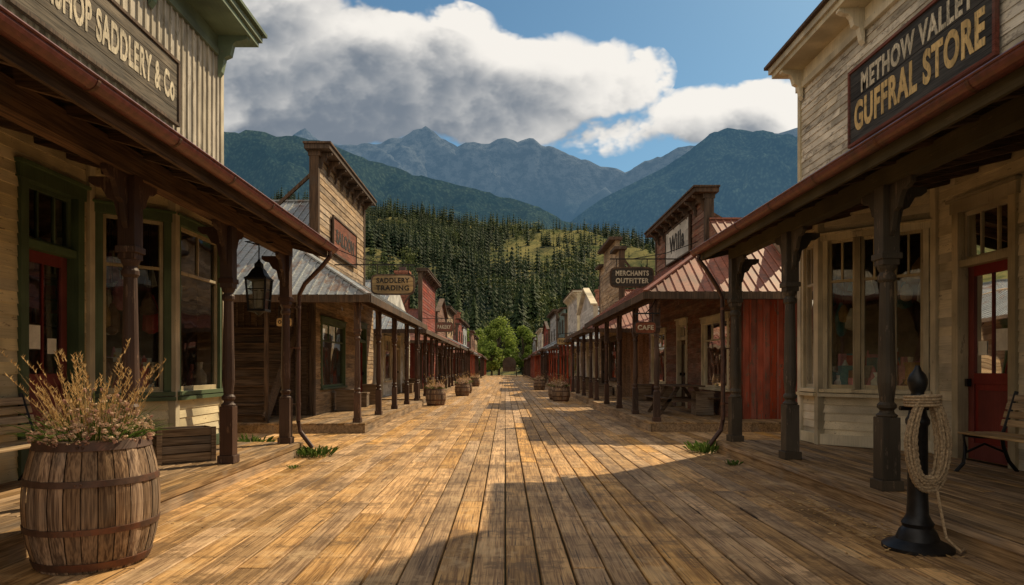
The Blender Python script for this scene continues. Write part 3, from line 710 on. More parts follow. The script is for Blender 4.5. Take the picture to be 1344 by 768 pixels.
def hangsign(name,s,y,x0,x1,z0,z1,xwall,board,lm,words,zb=None):
    root=empty(name); B=MB(); zb=zb or z1+.18
    cz=(z0+z1)/2; hw=abs(x1-x0)/2; hh=(z1-z0)/2; cx=(x0+x1)/2
    pts=[]
    for i in range(40):
        a=2*math.pi*i/40; ca,sa=math.cos(a),math.sin(a); k=.28
        pts.append((cx+hw*math.copysign(abs(ca)**k,ca),y-.03,cz+hh*math.copysign(abs(sa)**.45,sa)))
    B.extr(pts,(0,.06,0),M['darkw'])
    pts=[(cx+(p[0]-cx)*.93,y-.036,cz+(p[2]-cz)*.86) for p in pts]; B.extr(pts,(0,.072,0),board)
    B.beam((xwall,y,zb),((x1 if s<0 else x0)+(-.0),y,zb),.03,.03,M['iron'])
    B.tube([(xwall,y,zb+.5),((xwall+cx)/2,y,zb+.16),(cx,y,zb)],.012,M['iron'],6)
    for x in (cx-hw*.7,cx+hw*.7): B.tube([(x,y,z1-.03),(x,y,zb)],.012,M['iron'],6)
    B.build('board_and_bracket',root)
    k=len(words)
    for i,wd in enumerate(words):
        text(wd,(cx,y-.039,cz+(hh*.36 if k==2 and i==0 else (-hh*.36 if k==2 else 0))),(1,0,0),(0,-1,0),hw*1.5,hh*(.5 if k==2 else .8),lm,root)
    return root
hangsign('hanging_sign',-1,19.0,-3.72,-2.5,3.42,4.0,-4.85,M['signtanx'],M['ldark'],['SADDLERY','TRADING'],4.26)
hangsign('hanging_sign',1,19.0,2.9,4.12,3.62,4.2,5.4,M['signdarkx'],M['lwhite'],['MERCHANTS','OUTFITTER'],4.42)
hangsign('hanging_sign',-1,15.0,-5.0,-4.65,2.3,2.5,-4.9,M['signtanx'],M['ldark'],['OPEN'],2.75)
hangsign('hanging_sign',1,15.1,2.85,3.32,2.15,2.42,3.4,M['redbrd'],M['lwhite'],['CAFE'],2.6)
hangsign('hanging_sign',-1,38.2,-3.9,-2.9,3.4,3.95,-4.9,M['redbrd'],M['lwhite'],['BAKERY'],4.15)
hangsign('hanging_sign',1,36.0,2.7,3.5,2.6,3.0,4.9,M['signtanx'],M['ldark'],['TOOLS'],3.2)
sx=MB(); n=11
for i in range(n):
    z=.21+(i+1)*.2; y=14.95+i*.21
    sx.box(-8.6,-5.25,y-.02,y+.25,z-.045,z,M['darkx']); sx.box(-8.6,-5.25,y+.015,y+.035,z-.2,z-.0455,M['darkx'])
for x in (-8.65,-5.22): sx.beam((x,14.9,.25),(x,17.3,.21+n*.2+.1),.05,.3,M['darkx'])
sx.box(-5.24,-5.16,14.9,14.98,.2,2.9,M['darkw'])
sx.build('wooden_staircase',bevel=.005)
# ------------------------------------------------------------------ barrel planters
def barrel(name,x,y,r,h,detail=True,seed=1,z=0):
    random.seed(seed); root=empty(name,(x,y,z)); B=MB(); n=26
    def rad(t): return r*(1-.19*(2*t-1)**2*1.0)
    steps=10
    for i in range(n):
        a0=2*math.pi*i/n+.008;a1=2*math.pi*(i+1)/n-.008; vs=[];fs=[];rr=random.uniform(-.003,.003)
        for j in range(steps+1):
            t=j/steps;R=rad(t)+rr
            for a,q in ((a0,-.004),((a0+a1)/2,.002),(a1,-.004)): vs.append(((R+q)*math.cos(a),(R+q)*math.sin(a),h*t))
        for a in (a0,(a0+a1)/2,a1): vs.append(((rad(1)-.03)*math.cos(a),(rad(1)-.03)*math.sin(a),h))
        for a in (a0,(a0+a1)/2,a1): vs.append(((rad(1)-.035)*math.cos(a),(rad(1)-.035)*math.sin(a),h-.12))
        for j in range(steps+2):
            for k in (0,1): fs.append((j*3+k,j*3+k+1,j*3+3+k+1,j*3+3+k))
        B.add(vs,fs,M['stave'])
    B.lathe((0,0,0),[(rad(0)-.02,0.01),(r-.03,h*.5),(rad(1)-.04,h-.1)],M['darkw'],26)
    B.build('staves',root,fix=True)
    Hh=MB()
    for t,w in ((.02,.055),(.30,.045),(.66,.045),(.925,.06)):
        t2=t+w/h; Hh.lathe((0,0,0),[(rad(t)+.001,h*t),(rad(t)+.008,h*t+.002),(rad(t2)+.008,h*t2-.002),(rad(t2)+.001,h*t2)],M['hoop'],52)
        if detail:
            for a in (-1.2,-1.28,2.0): Hh.lathe(((rad(t)+.008)*math.cos(a),(rad(t)+.008)*math.sin(a),h*t+w/2-.008),[(.009,0),(.009,.014)],M['hoop'],8)
    Hh.build('hoops',root,smooth=True)
    So=MB(); So.lathe((0,0,0),[(rad(1)-.04,h-.1),(rad(1)-.05,h-.05)],M['soil'],20); So.build('soil',root)
    V=MB(); R=rad(1)-.06
    def blade(p,d,L,w,m,bend,seg=4,rn=None):
        d=Vector(d).normalized(); p=Vector(p); rn=random.random() if rn is None else rn
        sd=d.cross(Vector((random.uniform(-1,1),random.uniform(-1,1),.2))).normalized(); vs=[];fs=[]; q=p.copy(); dd=d.copy()
        for j in range(seg+1):
            ww=w*(1-j/seg*.85); vs+= [tuple(q-sd*ww),tuple(q+sd*ww)]
            q=q+dd*L/seg; dd=(dd+Vector(bend)/seg).normalized()
            if j<seg: fs.append((2*j,2*j+1,2*j+3,2*j+2))
        V.add(vs,fs,m,rn); return q,dd
    sc=r/.44
    for i in range(210 if detail else 60):
        a=random.uniform(0,6.28);q=R*math.sqrt(random.random())*.9; lean=random.uniform(0,.45)
        d=(math.cos(a)*lean,math.sin(a)*lean,1); L=random.choice((random.uniform(.2,.4),random.uniform(.3,.64)))*sc
        tip,dd=blade((q*math.cos(a),q*math.sin(a),h-.05),d,L,.0024 if detail else .007,M['straw'],(math.cos(a)*.3,math.sin(a)*.3,-.1))
        if random.random()<.55:
            nn=random.randint(10,22) if detail else 5
            for j in range(nn):
                p=tip-dd*(j*.009)*sc; an=random.uniform(0,6.28)
                e=Vector((math.cos(an),math.sin(an),1.3)).normalized(); blade(p,e,.028,.0045 if detail else .009,M['straw'],(0,0,0),1)
    for i in range(330 if detail else 240):
        a=random.uniform(0,6.28);q=R*math.sqrt(random.random()); lean=random.uniform(.2,1.3)
        blade((q*math.cos(a),q*math.sin(a),h-.06),(math.cos(a)*lean,math.sin(a)*lean,1),random.uniform(.12,.38)*sc,.007 if detail else .015,M['leaf'],(math.cos(a)*.6,math.sin(a)*.6,-.8))
    for i in range(620 if detail else 220):
        a=random.uniform(0,6.28);q=R*math.sqrt(random.random())*1.35
        hump=.5+.5*math.sin(a*2.3+1.0)
        base=Vector((q*math.cos(a),q*math.sin(a),h+random.uniform(-.05,.14+.18*hump)*sc*(1.35-q/R*.7)))
        V.tube([(base.x*.7,base.y*.7,h-.05),tuple(base)],.0025,M['leaf'],3)
        col=random.random(); fs_=random.uniform(.6,1.3)
        for j in range(13 if detail else 7):
            dv=Vector((random.gauss(0,1),random.gauss(0,1),random.gauss(.3,.8))).normalized()
            kk=1 if detail else 2.4
            p=base+dv*random.uniform(.008,.026)*fs_*kk*.8; u=dv.cross(Vector((.3,.2,1))).normalized()*.010*kk*fs_; w=dv.cross(u).normalized()*.007*kk*fs_
            V.quad(p-u,p-w,p+u,p+w,M['flower'],min(1,max(0,col+random.uniform(-.2,.2))))
    V.build('grasses_and_flowers',root,fix=False)
    return root
barrel('barrel_planter',-2.99,4.98,.435,.90,seed=11)
for (x,y,sd) in ((-2.6,25.7,2),(-2.15,34.5,3),(-2.2,38,4),(2.3,30.5,5),(2.35,28.9,6),(2.2,44,8),(-2.3,52,9)): barrel('barrel_planter',x,y,.38,.62,False,seed=sd)
random.seed(21)
def weeds(name,x,y,z,r,n,hh):
    V=MB()
    for i in range(n):
        a=random.uniform(0,6.28);q=r*random.random(); p=Vector((x+q*math.cos(a),y+q*math.sin(a),z)); l=random.uniform(.3,1)*hh
        d=Vector((math.cos(a)*random.uniform(.1,1),math.sin(a)*random.uniform(.1,1),1)).normalized(); sd=Vector((-math.sin(a),math.cos(a),0))*random.uniform(.006,.016)
        V.add([tuple(p-sd*.3),tuple(p+sd*.3),tuple(p+d*l*.6+sd),tuple(p+d*l+Vector((0,0,-l*.25))),tuple(p+d*l*.6-sd)],[(0,1,2,3,4)],M['leaf'])
    V.build(name,fix=False)
weeds('weed_clump',-3.02,10.9,0,.28,190,.26); weeds('weed_clump',3.35,11.45,0,.28,190,.3); weeds('weed_clump',-4.3,11.6,0,.22,150,.42)
weeds('weed_clump',3.3,9.9,0,.12,60,.12); weeds('weed_clump',-2.95,9.6,.0,.1,30,.08)
V=MB()
for i in range(420):
    if i<300: x=random.gauss(3.12,.22);y=random.uniform(5.0,7.6)
    else: x=random.choice((-1,1))*random.uniform(2.6,3.2); y=random.uniform(5,14)
    if x>3.42 or x<-3.2: continue
    s_=random.uniform(.012,.03);a=random.uniform(0,6.28);p=Vector((x,y,.008+random.uniform(0,.012)));u=Vector((math.cos(a),math.sin(a),random.uniform(-.3,.3)))*s_;w=Vector((-math.sin(a),math.cos(a),random.uniform(-.3,.3)))*s_*.5
    V.quad(p-u,p-w,p+u,p+w,M['straw'])
V.build('fallen_leaves',fix=False)
# ------------------------------------------------------------------ benches
def bench(name,x,y0,y1,s):
    root=empty(name,(x,(y0+y1)/2,.21),0); L=y1-y0; B=MB();I=MB()
    for i in range(5): B.box(-s*(.02+i*.095),-s*(.10+i*.095),-L/2,L/2,.43,.455,M['bench'])
    for i in range(4):
        z=.56+i*.095; xx=s*(.04+i*.028); B.obox((xx,0,z),(0,L/2,0),(.012,0,0),(s*.01,0,.038),M['bench'])
    B.build('slats',root,bevel=.006)
    for yy in (-L/2+.08,L/2-.08):
        I.tube([(-s*.55,yy,0),(-s*.46,yy,.1),(-s*.44,yy,.28),(-s*.46,yy,.42),(-s*.25,yy,.40),(-s*.02,yy,.41),(s*.05,yy,.6),(s*.15,yy,.92)],.022,M['iron'],8)
        I.tube([(s*.16,yy,0),(s*.06,yy,.12),(-s*.0,yy,.28),(-s*.02,yy,.41)],.022,M['iron'],8)
        I.tube([(-s*.44,yy,.22),(-s*.22,yy,.32),(s*.02,yy,.22)],.014,M['iron'],6)
    I.build('iron_frame',root,smooth=True)
bench('wooden_bench',-4.98,5.5,7.34,-1)
bench('wooden_bench',5.72,6.1,7.95,1)
root=empty('wooden_crate',(-4.12,8.75,.21),math.radians(40)); C=MB()
for i in range(4):
    z=.02+i*.105
    C.box(-.34,.34,-.2,-.18,z,z+.095,M['crate']); C.box(-.34,.34,.18,.2,z,z+.095,M['crate']); C.box(-.34,-.32,-.18,.18,z,z+.095,M['crate']); C.box(.32,.34,-.18,.18,z,z+.095,M['crate'])
for x in (-.32,.32):
    C.box(x-.03,x+.03,-.222,-.2005,0,.44,M['crate'])
C.box(-.32,.32,-.18,.18,.0,.02,M['crate']); C.box(-.31,.31,-.17,.17,.3,.36,M['soil'])
C.build('slats',root,bevel=.003)
# lantern
root=empty('hanging_lantern',(-3.5,9.75,2.2)); I=MB(); w=.14
for a in (-1,1):
    for b in (-1,1): I.beam((a*w*.78,b*w*.78,.03),(a*w,b*w,.46),.022,.022,M['iron'])
I.box(-w*.9,w*.9,-w*.9,w*.9,0,.035,M['iron']); I.box(-w*1.12,w*1.12,-w*1.12,w*1.12,.45,.475,M['iron'])
I.lathe((0,0,.475),[(w*1.5,0),(w*1.2,.03),(w*.75,.12),(w*.5,.15),(w*.5,.2),(w*.2,.24),(.015,.27)],M['iron'],4)
I.lathe((0,0,-.06),[(.01,0),(.03,.02),(w*.6,.06)],M['iron'],8)
for q in (.16,.31):
    for a in (-1,1):
        I.box(-w*.9,w*.9,a*w*.88-.006,a*w*.88+.006,q,q+.012,M['iron']);I.box(a*w*.88-.006,a*w*.88+.006,-w*.9,w*.9,q,q+.012,M['iron'])
I.tube([(0,0,.74),(0,0,.95)],.01,M['iron'],6); I.tube([(.0,0,.95),(-.2,0,1.0),(-.02,0,1.0),(.2,0,.98)],.012,M['iron'],6)
I.build('iron_cage',root)
I=MB(); I.lathe((0,0,.06),[(.04,0),(.04,.2),(.015,.26)],M['curtain'],10); I.build('candle',root)
I=MB()
for a in (-1,1):
    I.quad((-w*.74,a*w*.74,.035),(w*.74,a*w*.74,.035),(w*.95,a*w*.95,.45),(-w*.95,a*w*.95,.45),M['lamp'] if a>0 else M['glass'])
    I.quad((a*w*.74,-w*.74,.035),(a*w*.74,w*.74,.035),(a*w*.95,w*.95,.45),(a*w*.95,-w*.95,.45),M['glass'])
I.build('lantern_panes',root,fix=False)
# iron hitching bollard with rope
root=empty('iron_hitching_post',(3.2,5.32,0)); I=MB()
I.lathe((0,0,0),[(.25,0),(.25,.025),(.22,.045),(.155,.075),(.13,.14),(.105,.17),(.115,.2),(.095,.23),(.078,.27),(.072,.40),(.07,.95),(.085,.97),(.085,1.0),(.068,1.03),(.06,1.08),(.085,1.11),(.085,1.14),(.05,1.18),(.045,1.21),(.06,1.24),(.07,1.28),(.07,1.31),(.055,1.35),(.03,1.38),(.015,1.42)],M['iron'],24)
I.tube([(-.15,-.02,1.09),(.15,-.02,1.09)],.018,M['iron'],8)
I.build('post',root,smooth=True)
Rp=MB()
for k in range(24):
    cx=random.uniform(-.01,.01); oy=-.095-.013*(k%5)+random.uniform(-.006,.006); ww=.075+.0035*k+random.uniform(-.008,.008); top=1.16+.010*(k%4)+random.uniform(-.02,.01); bot=.52+random.uniform(-.06,.06)
    pts=[]
    for i in range(29):
        a=2*math.pi*i/28; z=(top+bot)/2+(top-bot)/2*math.sin(a)
        x=cx+ww*math.copysign(abs(math.cos(a))**.7,math.cos(a))*(1.08-.3*max(0,math.sin(a)))
        pts.append((x,oy,z))
    pp=[];rr=[]
    for i in range(28):
        for q in range(4):
            t=q/4; pp.append(tuple(Vector(pts[i])*(1-t)+Vector(pts[i+1])*t)); rr.append(.0105+.0028*math.sin((i*4+q)*1.9))
    pp.append(pp[0]);rr.append(rr[0])
    Rp.tube(pp,.011,M['rope'],7,rads=rr)
for z in (1.10,1.122,1.144,1.166):
    Rp.tube([((.12)*math.cos(a),-.06+(.12)*math.sin(a),z+.004*a) for a in [i*.35 for i in range(19)]],.0115,M['rope'],7)
Rp.tube([(.06,-.12,.56),(.08,-.15,.35),(.12,-.16,.12),(.2,-.2,.03),(.3,-.1,.015),(.42,.08,.012)],.011,M['rope'],7)
Rp.build('rope_coil',root,smooth=True)
root=empty('picnic_table',(4.55,17.8,.21)); C=MB()
for i in range(5): C.box(-.38+i*.155,-.235+i*.155,-.9,.9,.72,.755,M['darkx'])
for a in (-1,1):
    for i in range(2): C.box(a*(.52+i*.13),a*(.64+i*.13),-.9,.9,.42,.45,M['darkx'])
    C.beam((-.7,a*.6,.0),(-.2,a*.6,.72),.05,.09,M['darkx']); C.beam((.7,a*.6,.0),(.2,a*.6,.72),.05,.09,M['darkx']); C.box(-.76,.76,a*.6-.025,a*.6+.025,.33,.42,M['darkx'])
C.build('boards',root,bevel=.005)
root=empty('covered_wagon',(0.7,118,0)); C=MB()
C.box(-1.1,1.1,-1.8,1.8,.8,1.5,M['darkw'])
pts=[(-1.1,-1.9,1.5),(1.1,-1.9,1.5),(1.15,-1.9,2.4),(.85,-1.9,3.0),(0,-1.9,3.3),(-.85,-1.9,3.0),(-1.15,-1.9,2.4)]
C.extr(pts,(0,3.8,0),M['darkw'])
for a in (-1.25,1.25):
    for yy in (-1.1,1.1):
        pp=[(a,yy+.6*math.cos(t),.6+.6*math.sin(t)) for t in [i*2*math.pi/20 for i in range(21)]]; C.tube(pp,.05,M['darkw'],6)
        for i in range(5): 
            t=i*math.pi/5; C.beam((a,yy-.58*math.cos(t),.6-.58*math.sin(t)),(a,yy+.58*math.cos(t),.6+.58*math.sin(t)),.05,.05,M['darkw'],up=(1,0,0))
C.build('wagon_body_and_wheels',root)
# ------------------------------------------------------------------ terrain
def terr_mat(name,cols,haze,hz,scale,tree=None,bd=None):
    m,nt,b,out=nt_new(name)
    tc=nt.nodes.new('ShaderNodeTexCoord').outputs['Object']
    n1=noise_(nt,tc,scale,5,.68); n2=noise_(nt,tc,scale*9,5,.75)
    f=math_(nt,'ADD',math_(nt,'MULTIPLY',n1,.55),math_(nt,'MULTIPLY',n2,.45))
    c=mix(nt,mr(nt,f,.38,.6),cols[0],cols[1])
    if len(cols)>2:
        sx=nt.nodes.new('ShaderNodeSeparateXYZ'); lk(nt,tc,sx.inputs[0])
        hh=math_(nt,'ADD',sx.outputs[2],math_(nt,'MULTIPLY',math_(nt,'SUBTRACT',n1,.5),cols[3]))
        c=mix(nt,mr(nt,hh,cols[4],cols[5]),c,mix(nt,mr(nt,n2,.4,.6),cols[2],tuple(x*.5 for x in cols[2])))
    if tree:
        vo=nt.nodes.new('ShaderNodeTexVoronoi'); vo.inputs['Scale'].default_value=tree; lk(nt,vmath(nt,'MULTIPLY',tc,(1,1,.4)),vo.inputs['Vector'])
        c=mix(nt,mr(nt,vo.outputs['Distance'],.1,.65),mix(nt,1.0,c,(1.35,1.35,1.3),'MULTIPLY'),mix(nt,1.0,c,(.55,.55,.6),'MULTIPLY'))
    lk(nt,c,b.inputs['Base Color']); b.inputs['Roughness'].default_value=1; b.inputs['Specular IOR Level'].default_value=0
    b.inputs['Emission Color'].default_value=(*haze,1); b.inputs['Emission Strength'].default_value=hz  # constant bluish glow painted into the terrain as distance haze
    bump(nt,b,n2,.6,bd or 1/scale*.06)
    return m
def interp(pts,x):
    if x<=pts[0][0]: return pts[0][1]
    for (a,b),(c,d) in zip(pts,pts[1:]):
        if x<=c:
            t=(x-a)/(c-a); return b+(d-b)*t
    return pts[-1][1]
def mountain(name,pts,Y0,Yr,Y1,mat,amp,freq,nx=260,ny=70,px0=-500,px1=1900,rough=6,pw=1.25,seed=0):
    vs=[];fs=[]
    for j in range(ny+1):
        v=j/ny
        Y=Y0+(Yr-Y0)*v*1.25 if v<.8 else Yr+(Y1-Yr)*(v-.8)/.2
        for i in range(nx+1):
            px=px0+(px1-px0)*i/nx; X=(px-663)/F*Yr
            py=interp(pts,px)+ mn.fractal(Vector((px/22.,seed,0)),1,2,5)*rough*.5
            hr=(483-py)/F*Yr+H
            t=(Y-Y0)/(Yr-Y0)
            if t<=1:
                wx=mn.noise(Vector((X*freq*.6,Y*freq*.6,seed+5)))*.6
                rg=mn.ridged_multi_fractal(Vector((X*freq+wx,Y*freq*.5,seed)),.9,2.1,6,1,2)-1.0
                z=hr*(t**pw)+amp*rg*math.sin(math.pi*min(1,t*.96))**.7*(.35+.65*t)
                zmax=(hr-H)*(Y/Yr)*.985+H if t<.97 else hr
                z=min(z,zmax)
            else: z=hr*(1-(t-1)*1.2)
            vs.append((X,Y,z-.5 if t>0 else -2))
    for j in range(ny):
        for i in range(nx): a=j*(nx+1)+i; fs.append((a,a+1,a+nx+2,a+nx+1))
    me=bpy.data.meshes.new(name); me.from_pydata(vs,[],fs); me.materials.append(mat)
    me.polygons.foreach_set('use_smooth',[True]*len(fs)); me.update()
    o=bpy.data.objects.new(name,me); S.collection.objects.link(o); return o
far=[(-500,150),(-200,190),(100,170),(290,190),(380,186),(392,176),(403,171),(418,184),(470,194),(485,190),(500,191),(515,184),(530,183),(545,174),(560,168),(572,177),(580,184),(600,194),(622,188),(640,192),(655,184),(668,182),(682,186),(700,180),(712,188),(722,190),(745,202),(790,219),(820,224),(850,212),(880,200),(905,193),(950,190),(1050,170),(1300,190),(1900,180)]
left=[(-500,120),(0,150),(250,168),(290,172),(340,176),(400,184),(440,193),(470,208),(510,220),(560,236),(620,250),(680,266),(740,286),(800,320),(900,380),(1100,440),(1900,470)]
right=[(-500,470),(500,440),(680,360),(740,300),(780,268),(820,248),(860,228),(900,203),(930,178),(955,169),(975,170),(1005,177),(1050,182),(1150,160),(1400,120),(1900,150)]
mountain('mountain_range',far,3800,6000,7500,terr_mat('far_rock',((.012,.025,.035),(.04,.06,.075),(.085,.10,.115),500,1050,1650),(.058,.122,.19),.78,.0013),520,.0013,nx=460,ny=100,seed=3,rough=7)  # bluish base colours also carry painted haze
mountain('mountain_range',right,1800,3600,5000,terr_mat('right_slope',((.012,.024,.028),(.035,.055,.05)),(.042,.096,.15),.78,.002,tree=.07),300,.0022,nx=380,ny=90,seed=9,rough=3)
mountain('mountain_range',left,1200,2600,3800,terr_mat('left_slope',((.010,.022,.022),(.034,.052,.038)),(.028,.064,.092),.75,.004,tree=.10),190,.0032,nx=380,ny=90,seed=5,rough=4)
hill=[(-600,200),(0,225),(290,258),(400,272),(480,284),(545,286),(600,294),(650,302),(700,300),(760,306),(830,316),(880,330),(950,345),(1050,350),(1300,330),(1900,300)]
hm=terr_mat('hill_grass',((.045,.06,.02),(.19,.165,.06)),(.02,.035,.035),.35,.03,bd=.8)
HY0,HYR=150,560
def hz(X,Y):
    px=663+X/HYR*F; hr=(483-interp(hill,px))/F*HYR+H; t=(Y-HY0)/(HYR-HY0)
    if t<=0: return -.3
    z=hr*(min(t,1)**1.05) if t<=1 else hr*(1-(t-1)*.8)
    z+=mn.fractal(Vector((X*.012,Y*.012,2.)),1,2,4)*14*min(1,t*3)*(1 if t<.9 else .35)
    return z
vs=[];fs=[];nx,ny=220,90
for j in range(ny+1):
    for i in range(nx+1):
        X=-620+1240*i/nx; Y=HY0-10+(HYR*1.5-HY0)*j/ny; vs.append((X,Y,hz(X,Y)))
for j in range(ny):
    for i in range(nx): a=j*(nx+1)+i; fs.append((a,a+1,a+nx+2,a+nx+1))
me=bpy.data.meshes.new('hill'); me.from_pydata(vs,[],fs); me.materials.append(hm); me.polygons.foreach_set('use_smooth',[True]*len(fs)); o=bpy.data.objects.new('hill',me); S.collection.objects.link(o)
# ------------------------------------------------------------------ conifers
def conifer_template(layers,blades,rng,w=.17):
    V=[];Fc=[];C=[]
    for k in range(layers):
        t=k/(layers-1); z=.08+.86*t; r=w*(1-t)**.85+.012
        off=rng.uniform(0,6.28)
        for b in range(blades):
            a=off+2*math.pi*b/blades+rng.uniform(-.25,.25); rr=r*rng.uniform(.5,1.25); da=math.pi/blades*1.15
            i=len(V); drop=rr*rng.uniform(.2,.5)
            V+= [(0,0,z+.07),(math.cos(a-da)*rr*.55,math.sin(a-da)*rr*.55,z-drop*.3),(math.cos(a)*rr,math.sin(a)*rr,z-drop),(math.cos(a+da)*rr*.55,math.sin(a+da)*rr*.55,z-drop*.3)]
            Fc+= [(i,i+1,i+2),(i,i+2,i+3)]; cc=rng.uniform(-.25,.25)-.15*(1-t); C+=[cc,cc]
    i=len(V); V+=[(-.012,-.012,0),(.012,-.012,0),(0,.014,0),(0,0,1)]; Fc+=[(i,i+1,i+3),(i+1,i+2,i+3),(i+2,i,i+3)]; C+=[-.4]*3
    return np.array(V,dtype=np.float32),np.array(Fc,dtype=np.int32),np.array(C,dtype=np.float32)
def bush_template(n,rng):
    V=[];Fc=[];C=[]
    lob=[(rng.uniform(-.2,.2),rng.uniform(-.2,.2),rng.uniform(.35,.8),rng.uniform(.16,.3)) for _ in range(7)]
    for k in range(n):
        lx,ly,lz,lr=rng.choice(lob); d=Vector((rng.gauss(0,1),rng.gauss(0,1),rng.gauss(0,1))).normalized()
        p=Vector((lx,ly,lz))+d*lr*rng.uniform(.6,1.05); u=Vector((rng.gauss(0,1),rng.gauss(0,1),rng.gauss(0,1))).normalized()*.07; w=d.cross(u)*1.0
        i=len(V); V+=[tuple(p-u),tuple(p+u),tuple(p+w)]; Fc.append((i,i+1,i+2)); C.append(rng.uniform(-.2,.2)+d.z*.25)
    i=len(V); V+=[(-.02,-.02,0),(.02,-.02,0),(0,.02,0),(0,0,.7)]; Fc+=[(i,i+1,i+3),(i+1,i+2,i+3),(i+2,i,i+3)]; C+=[-.4]*3
    return np.array(V,dtype=np.float32),np.array(Fc,dtype=np.int32),np.array(C,dtype=np.float32)
def forest(name,pts,tmpls,mat):
    VV=[];FF=[];RR=[];k=0
    for (x,y,z,h,wd,rn) in pts:
        V,Fc,C=random.choice(tmpls); a=random.uniform(0,6.28); ca,sa=math.cos(a),math.sin(a)
        P=np.empty_like(V); P[:,0]=(V[:,0]*ca-V[:,1]*sa)*h*wd+x; P[:,1]=(V[:,0]*sa+V[:,1]*ca)*h*wd+y; P[:,2]=V[:,2]*h+z
        VV.append(P);FF.append(Fc+k);k+=len(V);RR.append(np.clip(C+rn,0,1))
    V=np.concatenate(VV);Fa=np.concatenate(FF);R=np.concatenate(RR)
    me=bpy.data.meshes.new(name); me.vertices.add(len(V)); me.vertices.foreach_set('co',V.ravel()); me.loops.add(len(Fa)*3); me.loops.foreach_set('vertex_index',Fa.ravel())
    me.polygons.add(len(Fa)); me.polygons.foreach_set('loop_start',np.arange(0,len(Fa)*3,3,dtype=np.int32)); me.polygons.foreach_set('loop_total',np.full(len(Fa),3,dtype=np.int32))
    at=me.attributes.new('rnd','FLOAT','FACE'); at.data.foreach_set('value',R.astype(np.float32)); me.materials.append(mat); me.update(calc_edges=True); me.validate()
    o=bpy.data.objects.new(name,me); S.collection.objects.link(o); return o
rng=random.Random(3)
T1=[conifer_template(8,6,rng,rng.uniform(.13,.24)) for _ in range(8)]
T2=[conifer_template(16,9,rng,.19) for _ in range(5)]
TB=[bush_template(70,rng) for _ in range(5)]
pts=[];bp=[]
for i in range(30000):
    Y=150+ (640-150)*random.random()**.75; X=random.uniform(-.62,.62)*Y
    n=mn.fractal(Vector((X*.013,Y*.015,7.)),1,2,4)+.3*mn.noise(Vector((X*.07,Y*.07,1.)))
    n2=mn.fractal(Vector((X*.03,Y*.03,27.)),1,2,3)
    zz=hz(X,Y)
    dens=.8
    if X>-10 and X<.33*Y and 290<Y<545: dens=.04 if n>-.10 else .5
    elif Y>280 and n>.10: dens=.06
    elif n>.28: dens=.12
    r_=random.random()
    if n2>.16 and r_<.4*dens+.04:
        bp.append((X,Y,zz-.3,random.uniform(4,9),random.uniform(.8,1.3),min(1,max(0,.40+n2*.5+random.uniform(-.25,.25))))); continue
    if r_>dens:
        if random.random()<.07: bp.append((X,Y,zz-.3,random.uniform(1.5,4),1.2,random.random()*.8))
        continue
    big=mn.noise(Vector((X*.025,Y*.025,50.)))
    hh=random.choice((random.uniform(4,8),random.uniform(7,12),random.uniform(9,15)))*(1+.35*big)
    pts.append((X,Y,zz-.4,hh,random.uniform(.8,1.35),min(1,max(0,.36+n2*.7+random.uniform(-.3,.35)))))
pts=pts[:12500]; bp=bp[:3500]
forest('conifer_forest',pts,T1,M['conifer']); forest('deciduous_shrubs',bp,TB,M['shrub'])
pts=[]
for i in range(190):
    Y=random.uniform(128,200); X=random.choice((-1,1))*random.uniform(3,95)
    if abs(X)<9 and Y<150: continue
    pts.append((X,Y,hz(X,Y)-.2,random.uniform(7,17),random.uniform(.9,1.4),random.random()*.8))
for (X,Y,h) in ((12.5,138,17),(9.5,142,13),(16,136,15),(-15,140,16),(-10,150,14),(21,140,17),(26,138,14),(-22,136,15)): pts.append((X,Y,-.1,h,1.1,.4))
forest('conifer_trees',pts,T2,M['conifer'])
def tree(name,x,y,h,r,seed,n=5200,ls=.24):
    rd=random.Random(seed); root=empty(name,(x,y,0)); T=MB()
    T.tube([(0,0,-.2),(.1,0,h*.25),(0,.1,h*.5),(.05,0,h*.85)],.2,M['bark'],8,rads=[.28,.2,.14,.04])
    cl=[]
    for i in range(34):
        u=rd.random(); a=rd.uniform(0,6.28); zz=h*(.22+.76*u); R=r*math.sin(math.pi*min(1,.18+.8*u))*rd.uniform(.45,1)
        c=Vector((R*math.cos(a),R*math.sin(a),zz)); cl.append((c,rd.uniform(.5,1.1)*r*.36,rd.uniform(-.3,.3)))
        T.tube([(0,0,zz*.6),tuple(c*.6+Vector((0,0,zz*.3))),tuple(c)],.05,M['bark'],5,rads=[.07,.05,.02])
    T.build('trunk_and_limbs',root,fix=False); L=MB()
    for i in range(n):
        c,cr,cc=rd.choice(cl); d=Vector((rd.gauss(0,1),rd.gauss(0,1),rd.gauss(0,1))).normalized(); p=c+d*cr*rd.uniform(.4,1.1)
        u=Vector((rd.gauss(0,1),rd.gauss(0,1),rd.gauss(0,1))).normalized(); w=u.cross(d)
        if w.length<.1: continue
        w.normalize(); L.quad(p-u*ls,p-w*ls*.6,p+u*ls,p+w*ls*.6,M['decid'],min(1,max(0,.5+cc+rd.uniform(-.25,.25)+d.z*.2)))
    L.build('foliage',root,fix=False)
tree('deciduous_tree',-1.2,132,10.5,4.0,1); tree('deciduous_tree',-5.2,136,8.5,3.2,2); tree('deciduous_tree',3.6,140,9.5,3.2,3); tree('deciduous_tree',7.5,134,7.5,2.8,4); tree('deciduous_tree',-9,138,9,3.4,5); tree('deciduous_tree',-2.5,126,6,2.4,6,3000)
